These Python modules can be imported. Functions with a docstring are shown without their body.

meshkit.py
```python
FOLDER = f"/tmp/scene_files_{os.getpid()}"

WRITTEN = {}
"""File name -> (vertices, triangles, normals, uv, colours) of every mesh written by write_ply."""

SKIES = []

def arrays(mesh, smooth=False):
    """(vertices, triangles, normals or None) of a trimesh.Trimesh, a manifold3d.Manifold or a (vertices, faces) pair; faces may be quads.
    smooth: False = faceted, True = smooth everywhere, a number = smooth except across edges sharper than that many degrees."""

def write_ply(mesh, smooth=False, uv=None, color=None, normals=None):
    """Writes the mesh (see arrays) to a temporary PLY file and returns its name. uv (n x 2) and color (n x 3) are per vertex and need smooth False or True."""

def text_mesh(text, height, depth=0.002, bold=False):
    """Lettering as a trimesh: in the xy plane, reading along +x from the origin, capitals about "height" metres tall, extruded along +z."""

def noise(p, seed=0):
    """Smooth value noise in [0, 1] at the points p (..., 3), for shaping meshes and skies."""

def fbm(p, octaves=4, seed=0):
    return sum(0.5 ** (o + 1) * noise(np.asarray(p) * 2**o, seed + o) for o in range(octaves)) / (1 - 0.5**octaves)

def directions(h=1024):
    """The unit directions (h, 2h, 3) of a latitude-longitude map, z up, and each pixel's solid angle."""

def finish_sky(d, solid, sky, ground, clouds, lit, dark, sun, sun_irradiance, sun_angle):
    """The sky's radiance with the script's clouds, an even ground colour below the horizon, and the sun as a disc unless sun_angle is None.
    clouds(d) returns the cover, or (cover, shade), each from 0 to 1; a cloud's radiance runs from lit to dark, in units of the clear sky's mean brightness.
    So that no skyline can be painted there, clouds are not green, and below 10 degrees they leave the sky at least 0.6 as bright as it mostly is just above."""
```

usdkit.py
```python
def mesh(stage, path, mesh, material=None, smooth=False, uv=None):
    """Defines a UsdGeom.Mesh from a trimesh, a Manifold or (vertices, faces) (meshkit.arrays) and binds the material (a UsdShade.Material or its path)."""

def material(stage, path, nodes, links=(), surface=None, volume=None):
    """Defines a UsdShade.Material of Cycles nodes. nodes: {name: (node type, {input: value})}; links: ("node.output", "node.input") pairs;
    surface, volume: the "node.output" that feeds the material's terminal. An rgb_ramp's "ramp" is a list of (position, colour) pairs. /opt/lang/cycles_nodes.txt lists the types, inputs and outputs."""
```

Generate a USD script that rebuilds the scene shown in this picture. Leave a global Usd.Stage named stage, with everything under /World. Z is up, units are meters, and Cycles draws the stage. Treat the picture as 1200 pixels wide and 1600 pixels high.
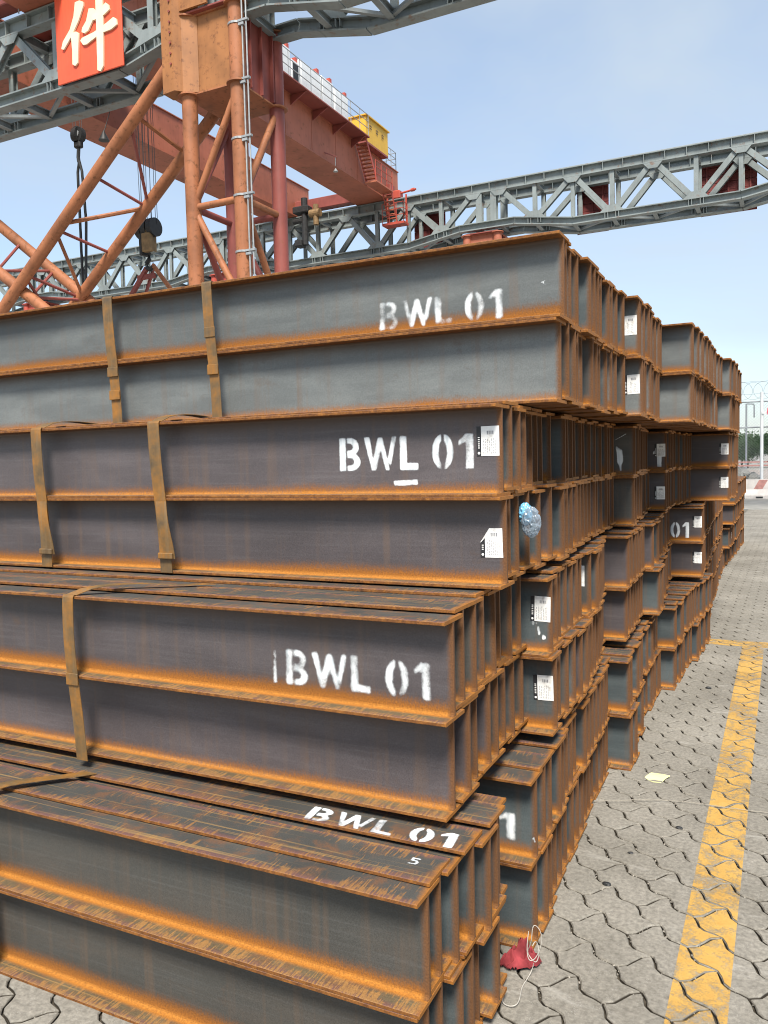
import math, random
import numpy as np
import trimesh
from shapely.geometry import Polygon, LineString, MultiPolygon, box as sbox, Point
from shapely import affinity
from shapely.ops import unary_union
import usdkit, meshkit
from pxr import Usd, UsdGeom, UsdLux, UsdShade, Gf, Sdf, Vt

stage = Usd.Stage.CreateInMemory()
UsdGeom.SetStageUpAxis(stage, 'Z')
UsdGeom.SetStageMetersPerUnit(stage, 1.0)
UsdGeom.Xform.Define(stage, '/World')
UsdGeom.Scope.Define(stage, '/World/Looks')
rng = random.Random(7)
nrg = np.random.default_rng(7)

# ------------------------------------------------------------------ camera, sky, sun, exposure
F_PX, CAM_Z = 1261.0, 1.7077
YAW, PITCH, ROLL = math.radians(26.332), math.radians(-3.5335), math.radians(-1.39277)
EXPOSURE = 1.15
SUN_AZ, SUN_EL = math.atan2(0.38, -0.92), math.radians(54)     # atan2(x, y) of the direction towards the sun
SUN_I, SUN_ANGLE, SKY_STRENGTH = 0.85, 16.0, 0.11

def cam_axes():
    cy, sy = math.cos(YAW), math.sin(YAW)
    f = np.array([-sy*math.cos(PITCH), cy*math.cos(PITCH), math.sin(PITCH)])
    r0 = np.array([cy, sy, 0.0]); u0 = np.cross(r0, f)
    return f, r0*math.cos(ROLL)+u0*math.sin(ROLL), -r0*math.sin(ROLL)+u0*math.cos(ROLL)
CF, CR, CU = cam_axes()
CAM = np.array([0, 0, CAM_Z])
cam = UsdGeom.Camera.Define(stage, '/World/camera')
m = Gf.Matrix4d(*CR, 0, *CU, 0, *(-CF), 0, *CAM, 1)
cam.AddTransformOp().Set(m)
cam.CreateHorizontalApertureAttr(36.0); cam.CreateVerticalApertureAttr(48.0)
cam.CreateFocalLengthAttr(36.0*F_PX/1200.0)
cam.CreateClippingRangeAttr(Gf.Vec2f(0.05, 5000))
cam.CreateExposureAttr(EXPOSURE)

dome = UsdLux.DomeLight.Define(stage, '/World/sky')
dome.GetPrim().SetCustomDataByKey('kind', 'structure')
sky_nodes = {
    'tc': ('texture_coordinate', {}),
    'sky': ('sky_texture', {'sky_type': 'single_scattering', 'sun_disc': False, 'sun_elevation': SUN_EL, 'sun_rotation': SUN_AZ,
                            'air_density': 1.0, 'aerosol_density': 1.0, 'ozone_density': 1.0, 'altitude': 10.0}),
    'map': ('mapping', {'scale': (0.9, 0.9, 2.2)}),
    'n': ('noise_texture', {'scale': 1.6, 'detail': 5, 'roughness': 0.55, 'distortion': 0.4}),
    'r': ('map_range', {'from_min': 0.40, 'from_max': 0.85, 'to_min': 0.30, 'to_max': 1.0, 'clamp': True}),
    'mx': ('mix_color', {'b': (2.75, 3.15, 3.5), 'use_clamp': False}),
    'bg': ('background_shader', {'strength': SKY_STRENGTH}),
}
skym = usdkit.material(stage, '/World/Looks/sky', sky_nodes,
    [('tc.generated', 'map.vector'), ('map.vector', 'n.vector'), ('n.fac', 'r.value'), ('r.result', 'mx.fac'), ('sky.color', 'mx.a'), ('mx.result', 'bg.color')], surface='bg.background')
UsdShade.MaterialBindingAPI.Apply(dome.GetPrim()).Bind(skym)
sun = UsdLux.DistantLight.Define(stage, '/World/sun')
sun.CreateNormalizeAttr(True) if hasattr(sun, 'CreateNormalizeAttr') else None
sun.CreateIntensityAttr(SUN_I); sun.CreateAngleAttr(SUN_ANGLE); sun.CreateColorAttr(Gf.Vec3f(1.0, 0.95, 0.87))
_sd = np.array([math.sin(SUN_AZ)*math.cos(SUN_EL), math.cos(SUN_AZ)*math.cos(SUN_EL), math.sin(SUN_EL)])
_x = np.cross([0, 0, 1.0], _sd); _x /= np.linalg.norm(_x); _y = np.cross(_sd, _x)
sun.AddTransformOp().Set(Gf.Matrix4d(*_x, 0, *_y, 0, *_sd, 0, 0, 0, 60, 1))

# ------------------------------------------------------------------ measuring helpers (photo pixels, 1200 x 1600)
def ray(px, py): return CF + CR*(px-600)/F_PX + CU*(800-py)/F_PX
def onx(px, py, X): d = ray(px, py); return CAM + d*X/d[0]
def ony(px, py, Y): d = ray(px, py); return CAM + d*Y/d[1]
def onz(px, py, Z): d = ray(px, py); return CAM + d*(Z-CAM_Z)/d[2]
def x_at(px, Y, Z):
    """world x of the point at depth Y and height Z that shows at column px"""
    k = (px-600)/F_PX
    a = CR - k*CF
    return -(a[1]*Y + a[2]*(Z-CAM_Z))/a[0]

# ------------------------------------------------------------------ prim helpers
counts = {}
def numbered(parent, name):
    k = (parent, name); n = counts.get(k, 0); counts[k] = n+1
    return f'{parent}/{name}' if n == 0 else f'{parent}/{name}_{n:03d}'
def tag(p, label=None, cat=None, group=None, kind=None):
    p = p.GetPrim() if hasattr(p, 'GetPrim') else p
    for k, v in (('label', label), ('category', cat), ('group', group), ('kind', kind)):
        if v: p.SetCustomDataByKey(k, v)
    return p
def thing(name, label, cat, group=None, loc=None, kind=None):
    x = UsdGeom.Xform.Define(stage, numbered('/World', name))
    if loc is not None: x.AddTranslateOp().Set(Gf.Vec3d(*map(float, loc)))
    tag(x, label, cat, group, kind)
    return x.GetPath().pathString
def mesh(parent, name, g, mat, smooth=False, label=None, kind=None, join=False):
    if isinstance(g, list) and (join or kind == 'stuff' or len(g) == 1 or parent == '/World'): g = trimesh.util.concatenate(g)
    if isinstance(g, list):
        return [mesh(parent, name, q, mat, smooth, label, kind) for q in g][0]
    p = usdkit.mesh(stage, numbered(parent, name), g, mat, smooth)
    if label or kind: tag(p, label=label, kind=kind)
    return p
def top(name, g, mat, label=None, cat=None, group=None, kind=None, smooth=False):
    p = mesh('/World', name, g, mat, smooth)
    tag(p, label, cat, group, kind)
    return p
def vec_primvar(p, name, arr):
    UsdGeom.PrimvarsAPI(p).CreatePrimvar(name, Sdf.ValueTypeNames.Float3Array, 'vertex').Set(Vt.Vec3fArray.FromNumpy(np.asarray(arr, np.float32)))
def rawmesh(path, v, f, mat, rest=None):
    p = usdkit.mesh(stage, path, (v, f), mat)
    if rest is not None: vec_primvar(p, 'rest', rest)
    return p

def bx(x0, x1, y0, y1, z0, z1):
    b = trimesh.creation.box([abs(x1-x0), abs(y1-y0), abs(z1-z0)])
    b.apply_translation([(x0+x1)/2, (y0+y1)/2, (z0+z1)/2]); return b
def cbox(x0, x1, y0, y1, z0, z1, c=0.02):
    """a box with chamfered edges (convex hull)"""
    P = []
    for sx in (0, 1):
        for sy in (0, 1):
            for sz in (0, 1):
                X, Y, Z = (x0, x1)[sx], (y0, y1)[sy], (z0, z1)[sz]
                dx, dy, dz = (c if sx == 0 else -c), (c if sy == 0 else -c), (c if sz == 0 else -c)
                P += [[X, Y+dy, Z+dz], [X+dx, Y, Z+dz], [X+dx, Y+dy, Z]]
    return trimesh.convex.convex_hull(np.array(P))
def frame(a, b, up=(0, 0, 1)):
    a, b = np.asarray(a, float), np.asarray(b, float)
    t = b-a; L = np.linalg.norm(t); t /= L
    up = np.asarray(up, float)
    s = np.cross(up, t)
    if np.linalg.norm(s) < 1e-6: s = np.cross([1.0, 0, 0], t)
    s /= np.linalg.norm(s); u = np.cross(t, s)
    M = np.eye(4); M[:3, 0], M[:3, 1], M[:3, 2], M[:3, 3] = t, s, u, a
    return M, L
def tube(a, b, r, n=14):
    c = trimesh.creation.cylinder(r, segment=[np.asarray(a, float), np.asarray(b, float)], sections=n)
    return c
def bar(a, b, w, h, up=(0, 0, 1)):
    """rectangular bar from a to b; w sideways, h along up"""
    M, L = frame(a, b, up); q = bx(0, L, -w/2, w/2, -h/2, h/2); q.apply_transform(M); return q
def ibar(a, b, w, h, t=0.03, up=(0, 0, 1)):
    """I-section from a to b: flanges at +-h/2 along up, width w"""
    M, L = frame(a, b, up)
    q = trimesh.util.concatenate([bx(0, L, -w/2, w/2, h/2-t, h/2), bx(0, L, -w/2, w/2, -h/2, -h/2+t), bx(0.002, L-0.002, -t/2, t/2, -h/2+t-0.002, h/2-t+0.002)])
    q.apply_transform(M); return q
def hbar(a, b, w, h, t=0.03, up=(0, 0, 1)):
    """H-section turned so that its flanges stand at +-w/2 sideways"""
    M, L = frame(a, b, up)
    q = trimesh.util.concatenate([bx(0, L, w/2-t, w/2, -h/2, h/2), bx(0, L, -w/2, -w/2+t, -h/2, h/2), bx(0.002, L-0.002, -w/2+t-0.002, w/2-t+0.002, -t/2, t/2)])
    q.apply_transform(M); return q
def sweep(points, r, n=6):
    P = np.asarray(points, float); out = []
    T = np.gradient(P, axis=0); T /= np.linalg.norm(T, axis=1, keepdims=True)+1e-12
    up = np.tile([0, 0, 1.0], (len(P), 1)); up[np.abs(T[:, 2]) > 0.95] = [1, 0, 0]
    S = np.cross(up, T); S /= np.linalg.norm(S, axis=1, keepdims=True)+1e-12; U = np.cross(T, S)
    a = np.arange(n)*2*np.pi/n
    rr = np.broadcast_to(r, (len(P),))
    v = P[:, None]+rr[:, None, None]*(np.cos(a)[None, :, None]*S[:, None]+np.sin(a)[None, :, None]*U[:, None])
    f = []
    for i in range(len(P)-1):
        for j in range(n):
            A, B, C, D = i*n+j, i*n+(j+1) % n, (i+1)*n+(j+1) % n, (i+1)*n+j
            f += [[A, B, C], [A, C, D]]
    v = v.reshape(-1, 3); k = len(v)
    v = np.vstack([v, P[0], P[-1]])
    for j in range(n):
        f += [[k, (j+1) % n, j], [k+1, (len(P)-1)*n+j, (len(P)-1)*n+(j+1) % n]]
    return trimesh.Trimesh(v, f, process=False)
def ribbon(points, width_dir, w, t):
    """flat band along points, width along width_dir, thickness t"""
    P = np.asarray(points, float); wd = np.asarray(width_dir, float)
    T = np.gradient(P, axis=0); T /= np.linalg.norm(T, axis=1, keepdims=True)
    wd = np.broadcast_to(wd, P.shape)
    N = np.cross(T, wd); N /= np.linalg.norm(N, axis=1, keepdims=True)
    c = [P-wd*w/2-N*t/2, P+wd*w/2-N*t/2, P+wd*w/2+N*t/2, P-wd*w/2+N*t/2]
    v = np.stack(c, 1).reshape(-1, 3); f = []
    for i in range(len(P)-1):
        for j in range(4):
            A, B, C, D = i*4+j, i*4+(j+1) % 4, (i+1)*4+(j+1) % 4, (i+1)*4+j
            f += [[A, B, C], [A, C, D]]
    e = (len(P)-1)*4
    f += [[0, 2, 1], [0, 3, 2], [e, e+1, e+2], [e, e+2, e+3]]
    g = trimesh.Trimesh(v, f, process=False); trimesh.repair.fix_normals(g); return g
def polys(g):
    if g.is_empty: return []
    return [p for p in (g.geoms if hasattr(g, 'geoms') else [g]) if p.geom_type == 'Polygon' and p.area > 1e-7]
def extrude(poly, h):
    return trimesh.util.concatenate([trimesh.creation.extrude_polygon(p, h, engine='earcut') for p in polys(poly)])
def place(g, o, ex, ey):
    """maps local x,y,z of g to origin o with axes ex, ey, ex x ey"""
    ex, ey = np.asarray(ex, float), np.asarray(ey, float)
    M = np.eye(4); M[:3, 0], M[:3, 1], M[:3, 2], M[:3, 3] = ex, ey, np.cross(ex, ey), o
    g.apply_transform(M); return g

# ------------------------------------------------------------------ materials
def mat(name, nodes, links, surface='p.BSDF'):
    return usdkit.material(stage, '/World/Looks/'+name, nodes, links, surface=surface)
def painted(name, col, rough=0.55, var=0.25, rust=0.0, scale=1.5, rustcol=(0.16, 0.06, 0.02), streak=True, spec=0.4):
    """paint on steel: large fading, vertical streaks, rust specks"""
    c2 = tuple(min(1, c*(1-var)) for c in col); c3 = tuple(min(1, c*(1+var*0.6)) for c in col)
    nodes = {
        'g': ('geometry', {}),
        'n1': ('noise_texture', {'scale': scale, 'detail': 4, 'roughness': 0.6}),
        'r1': ('rgb_ramp', {'ramp': [(0.3, c2), (0.5, col), (0.72, c3)]}),
        'ms': ('mapping', {'scale': (7.0, 7.0, 0.6)}),
        'n2': ('noise_texture', {'scale': 1.0, 'detail': 5, 'roughness': 0.65}),
        'm2': ('map_range', {'from_min': 0.45, 'from_max': 0.75, 'to_min': 0.0, 'to_max': 0.28 if streak else 0.08, 'clamp': True}),
        'x2': ('mix_color', {'b': tuple(c*0.45 for c in col)}),
        'n3': ('noise_texture', {'scale': scale*6, 'detail': 6, 'roughness': 0.7}),
        'm3': ('map_range', {'from_min': 0.62-rust*0.15, 'from_max': 0.70-rust*0.1, 'to_min': 0.0, 'to_max': min(1, rust*2.0), 'clamp': True}),
        'x3': ('mix_color', {'b': rustcol}),
        'p': ('principled_bsdf', {'roughness': rough, 'specular_ior_level': spec}),
    }
    L = [('g.position', 'n1.vector'), ('n1.fac', 'r1.fac'), ('g.position', 'ms.vector'), ('ms.vector', 'n2.vector'), ('n2.fac', 'm2.value'), ('m2.result', 'x2.fac'), ('r1.color', 'x2.a'),
         ('g.position', 'n3.vector'), ('n3.fac', 'm3.value'), ('m3.result', 'x3.fac'), ('x2.result', 'x3.a'), ('x3.result', 'p.base_color')]
    return mat(name, nodes, L)
def plain(name, col, rough=0.6, var=0.15, scale=20, spec=0.4, metallic=0.0):
    c2 = tuple(c*(1-var) for c in col); c3 = tuple(min(1, c*(1+var)) for c in col)
    return mat(name, {'g': ('geometry', {}), 'n': ('noise_texture', {'scale': scale, 'detail': 4}), 'r': ('rgb_ramp', {'ramp': [(0.3, c2), (0.7, c3)]}),
                      'p': ('principled_bsdf', {'roughness': rough, 'specular_ior_level': spec, 'metallic': metallic})},
               [('g.position', 'n.vector'), ('n.fac', 'r.fac'), ('r.color', 'p.base_color')])

RUST_BRIGHT, RUST_MID, RUST_DARK = (0.35, 0.130, 0.013), (0.26, 0.098, 0.020), (0.095, 0.038, 0.016)
BH, BW, TF, TW, BL = 0.300, 0.148, 0.011, 0.010, 12.0

def web_material(name, c1, c2):
    nodes = {
        'at': ('attribute', {'attribute': 'rest'}),
        'oi': ('object_info', {}), 'ge': ('geometry', {}),
        'rs': ('math', {'math_type': 'add'}), 'rf': ('math', {'math_type': 'fraction'}),
        'off': ('combine_xyz', {'y': 3.1, 'z': 1.7}), 'offs': ('vector_math', {'math_type': 'scale', 'scale': 37.0}),
        'pos': ('vector_math', {'math_type': 'add'}),
        'sx': ('separate_xyz', {}),
        # mill scale colour
        'm1': ('mapping', {'scale': (1.3, 3.0, 5.0)}), 'n1': ('noise_texture', {'scale': 1.0, 'detail': 5, 'roughness': 0.6, 'distortion': 0.3}),
        'r1': ('rgb_ramp', {'ramp': [(0.28, tuple(0.80*c for c in c1)), (0.48, c1), (0.60, c2), (0.80, tuple(1.18*c for c in c2))]}),
        'hv': ('hsv', {'fac': 1.0, 'saturation': 1.0}), 'hvv': ('map_range', {'from_min': 0, 'from_max': 1, 'to_min': 0.82, 'to_max': 1.15}),
        'm2': ('mapping', {'scale': (2.5, 30.0, 90.0)}), 'n2': ('noise_texture', {'scale': 1.0, 'detail': 4, 'roughness': 0.6}),
        'k2': ('map_range', {'from_min': 0.52, 'from_max': 0.72, 'to_min': 0, 'to_max': 0.09, 'clamp': True}), 'x2': ('mix_color', {'b': (0.22, 0.22, 0.22)}),
        'n3': ('noise_texture', {'scale': 260.0, 'detail': 2, 'roughness': 0.6}), 'k3': ('map_range', {'from_min': 0.3, 'from_max': 0.7, 'to_min': 0.82, 'to_max': 1.18}), 'x3': ('mix_color', {'blend_type': 'multiply', 'fac': 1.0}), 'c3': ('combine_color', {}),
        # faint run marks down the web
        'm6': ('mapping', {'scale': (28.0, 1.0, 1.2)}), 'n6': ('noise_texture', {'scale': 1.0, 'detail': 4, 'roughness': 0.55}), 'k6': ('map_range', {'from_min': 0.52, 'from_max': 0.78, 'to_min': 0, 'to_max': 0.42, 'clamp': True}), 'x6': ('mix_color', {'b': (0.14, 0.085, 0.05)}),
        # rust rising from the bottom flange
        'm4': ('mapping', {'scale': (300.0, 60.0, 90.0)}), 'n4': ('noise_texture', {'scale': 1.0, 'detail': 4, 'roughness': 0.75}),
        'm4b': ('mapping', {'scale': (2.2, 2.0, 1.0)}), 'n4b': ('noise_texture', {'scale': 1.0, 'detail': 3, 'roughness': 0.5}),
        'z1': ('math', {'math_type': 'multiply_add', 'value2': -0.070}), 'z1b': ('math', {'math_type': 'multiply_add', 'value2': -0.055}),
        'k4': ('map_range', {'range_type': 'smoothstep', 'from_min': -0.030, 'from_max': 0.020, 'to_min': 1.0, 'to_max': 0.0, 'clamp': True}),
        'r4': ('rgb_ramp', {'ramp': [(0.0, (0.066, 0.038, 0.022)), (0.30, (0.112, 0.048, 0.015)), (0.60, (0.190, 0.070, 0.010)), (0.85, (0.265, 0.095, 0.010)), (1.0, (0.33, 0.128, 0.015))]}),
        'r4k': ('map_range', {'from_min': 0.088, 'from_max': 0.016, 'to_min': 0.0, 'to_max': 1.0, 'clamp': True}), 'r4n': ('math', {'math_type': 'multiply_add', 'value2': 0.36}), 'r4s': ('math', {'math_type': 'subtract', 'value2': 0.18}),
        'x4': ('mix_color', {}),
        # brown scale below the top flange, plus flange shade painted into the colour
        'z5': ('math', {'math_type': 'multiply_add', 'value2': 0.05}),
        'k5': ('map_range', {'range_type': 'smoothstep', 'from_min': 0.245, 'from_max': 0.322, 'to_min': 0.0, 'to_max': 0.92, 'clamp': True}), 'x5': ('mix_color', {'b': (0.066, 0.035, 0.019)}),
        # rusty cut end
        'e1': ('math', {'math_type': 'multiply_add', 'value2': 0.022}),
        'k7': ('map_range', {'range_type': 'smoothstep', 'from_min': -0.016, 'from_max': 0.006, 'to_min': 0.0, 'to_max': 0.92, 'clamp': True}), 'x7': ('mix_color', {'b': (0.135, 0.055, 0.016)}),
        'n8': ('noise_texture', {'scale': 190.0, 'detail': 5, 'roughness': 0.7}), 'k8': ('map_range', {'from_min': 0.40, 'from_max': 0.62, 'to_min': 0.74, 'to_max': 1.16}), 'c8': ('combine_color', {}), 'x8': ('mix_color', {'blend_type': 'multiply'}),
        'rr': ('map_range', {'from_min': 0, 'from_max': 1, 'to_min': 0.50, 'to_max': 0.92}),
        'bm': ('bump', {'strength': 0.25, 'distance': 0.002}),
        'p': ('principled_bsdf', {'specular_ior_level': 0.45}),
        'inv': ('math', {'math_type': 'maximum'}),
        'zr': ('math', {'math_type': 'multiply_add', 'value2': 0.030}), 'zq': ('math', {'math_type': 'subtract', 'value2': 0.000}),
        'ns': ('noise_texture', {'scale': 3.4, 'detail': 1.0, 'distortion': 2.2}), 'ns1': ('math', {'math_type': 'subtract', 'value2': 0.5}), 'ns2': ('math', {'math_type': 'absolute'}), 'ks': ('map_range', {'from_min': 0.0, 'from_max': 0.0028, 'to_min': 0.40, 'to_max': 0.0, 'clamp': True}),
        'nm': ('noise_texture', {'scale': 2.1, 'detail': 2}), 'km': ('map_range', {'from_min': 0.54, 'from_max': 0.62, 'to_min': 0.0, 'to_max': 1.0, 'clamp': True}), 'ksm': ('math', {'math_type': 'multiply'}), 'xs': ('mix_color', {'b': (0.035, 0.033, 0.030)}),
        'nb': ('noise_texture', {'scale': 9.0, 'detail': 6, 'roughness': 0.7}), 'kb': ('map_range', {'from_min': 0.60, 'from_max': 0.78, 'to_min': 0.0, 'to_max': 0.6, 'clamp': True}), 'xb': ('mix_color', {'b': (0.085, 0.050, 0.030)}),
    }
    L = [('oi.random', 'rs.value1'), ('ge.random_per_island', 'rs.value2'), ('rs.value', 'rf.value1'), ('rf.value', 'off.x'), ('off.vector', 'offs.vector1'), ('at.vector', 'pos.vector1'), ('offs.vector', 'pos.vector2'),
         ('at.vector', 'sx.vector'),
         ('pos.vector', 'm1.vector'), ('m1.vector', 'n1.vector'), ('n1.fac', 'r1.fac'), ('r1.color', 'hv.color'), ('rf.value', 'hvv.value'), ('hvv.result', 'hv.value'),
         ('pos.vector', 'm2.vector'), ('m2.vector', 'n2.vector'), ('n2.fac', 'k2.value'), ('k2.result', 'x2.fac'), ('hv.color', 'x2.a'),
         ('at.vector', 'n3.vector'), ('n3.fac', 'k3.value'), ('k3.result', 'c3.r'), ('k3.result', 'c3.g'), ('k3.result', 'c3.b'), ('x2.result', 'x3.a'), ('c3.color', 'x3.b'),
         ('pos.vector', 'm6.vector'), ('m6.vector', 'n6.vector'), ('n6.fac', 'k6.value'), ('k6.result', 'x6.fac'), ('pos.vector', 'ns.vector'), ('ns.fac', 'ns1.value1'), ('ns1.value', 'ns2.value1'), ('ns2.value', 'ks.value'), ('pos.vector', 'nm.vector'), ('nm.fac', 'km.value'), ('ks.result', 'ksm.value1'), ('km.result', 'ksm.value2'), ('ksm.value', 'xs.fac'), ('x3.result', 'xs.a'), ('pos.vector', 'nb.vector'), ('nb.fac', 'kb.value'), ('kb.result', 'xb.fac'), ('xs.result', 'xb.a'), ('xb.result', 'x6.a'), ('rf.value', 'zr.value1'), ('sx.z', 'zr.value3'), ('zr.value', 'zq.value1'),
         ('pos.vector', 'm4.vector'), ('m4.vector', 'n4.vector'), ('n4.fac', 'z1.value1'), ('zq.value', 'z1.value3'),
         ('pos.vector', 'm4b.vector'), ('m4b.vector', 'n4b.vector'), ('n4b.fac', 'z1b.value1'), ('z1.value', 'z1b.value3'), ('z1b.value', 'k4.value'),
         ('z1b.value', 'r4k.value'), ('sx.z', 'r4k.value'), ('n4.fac', 'r4n.value1'), ('r4k.result', 'r4n.value3'), ('r4n.value', 'r4s.value1'), ('r4s.value', 'r4.fac'),
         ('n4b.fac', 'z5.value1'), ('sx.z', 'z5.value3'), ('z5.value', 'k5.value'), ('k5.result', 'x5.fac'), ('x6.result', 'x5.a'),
         ('k4.result', 'x4.fac'), ('x5.result', 'x4.a'), ('r4.color', 'x4.b'),
         ('n4.fac', 'e1.value1'), ('sx.x', 'e1.value3'), ('e1.value', 'k7.value'), ('k7.result', 'x7.fac'), ('x4.result', 'x7.a'),
         ('at.vector', 'n8.vector'), ('n8.fac', 'k8.value'), ('k8.result', 'c8.r'), ('k8.result', 'c8.g'), ('k8.result', 'c8.b'), ('x7.result', 'x8.a'), ('c8.color', 'x8.b'), ('inv.value', 'x8.fac'),
         ('k4.result', 'inv.value1'), ('k7.result', 'inv.value2'), ('inv.value', 'rr.value'), ('rr.result', 'p.roughness'),
         ('n8.fac', 'bm.height'), ('bm.normal', 'p.normal'), ('x8.result', 'p.base_color')]
    seen = {}
    for a, b in L: seen[b] = a
    return mat(name, nodes, [(a, b) for b, a in seen.items()])

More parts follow.
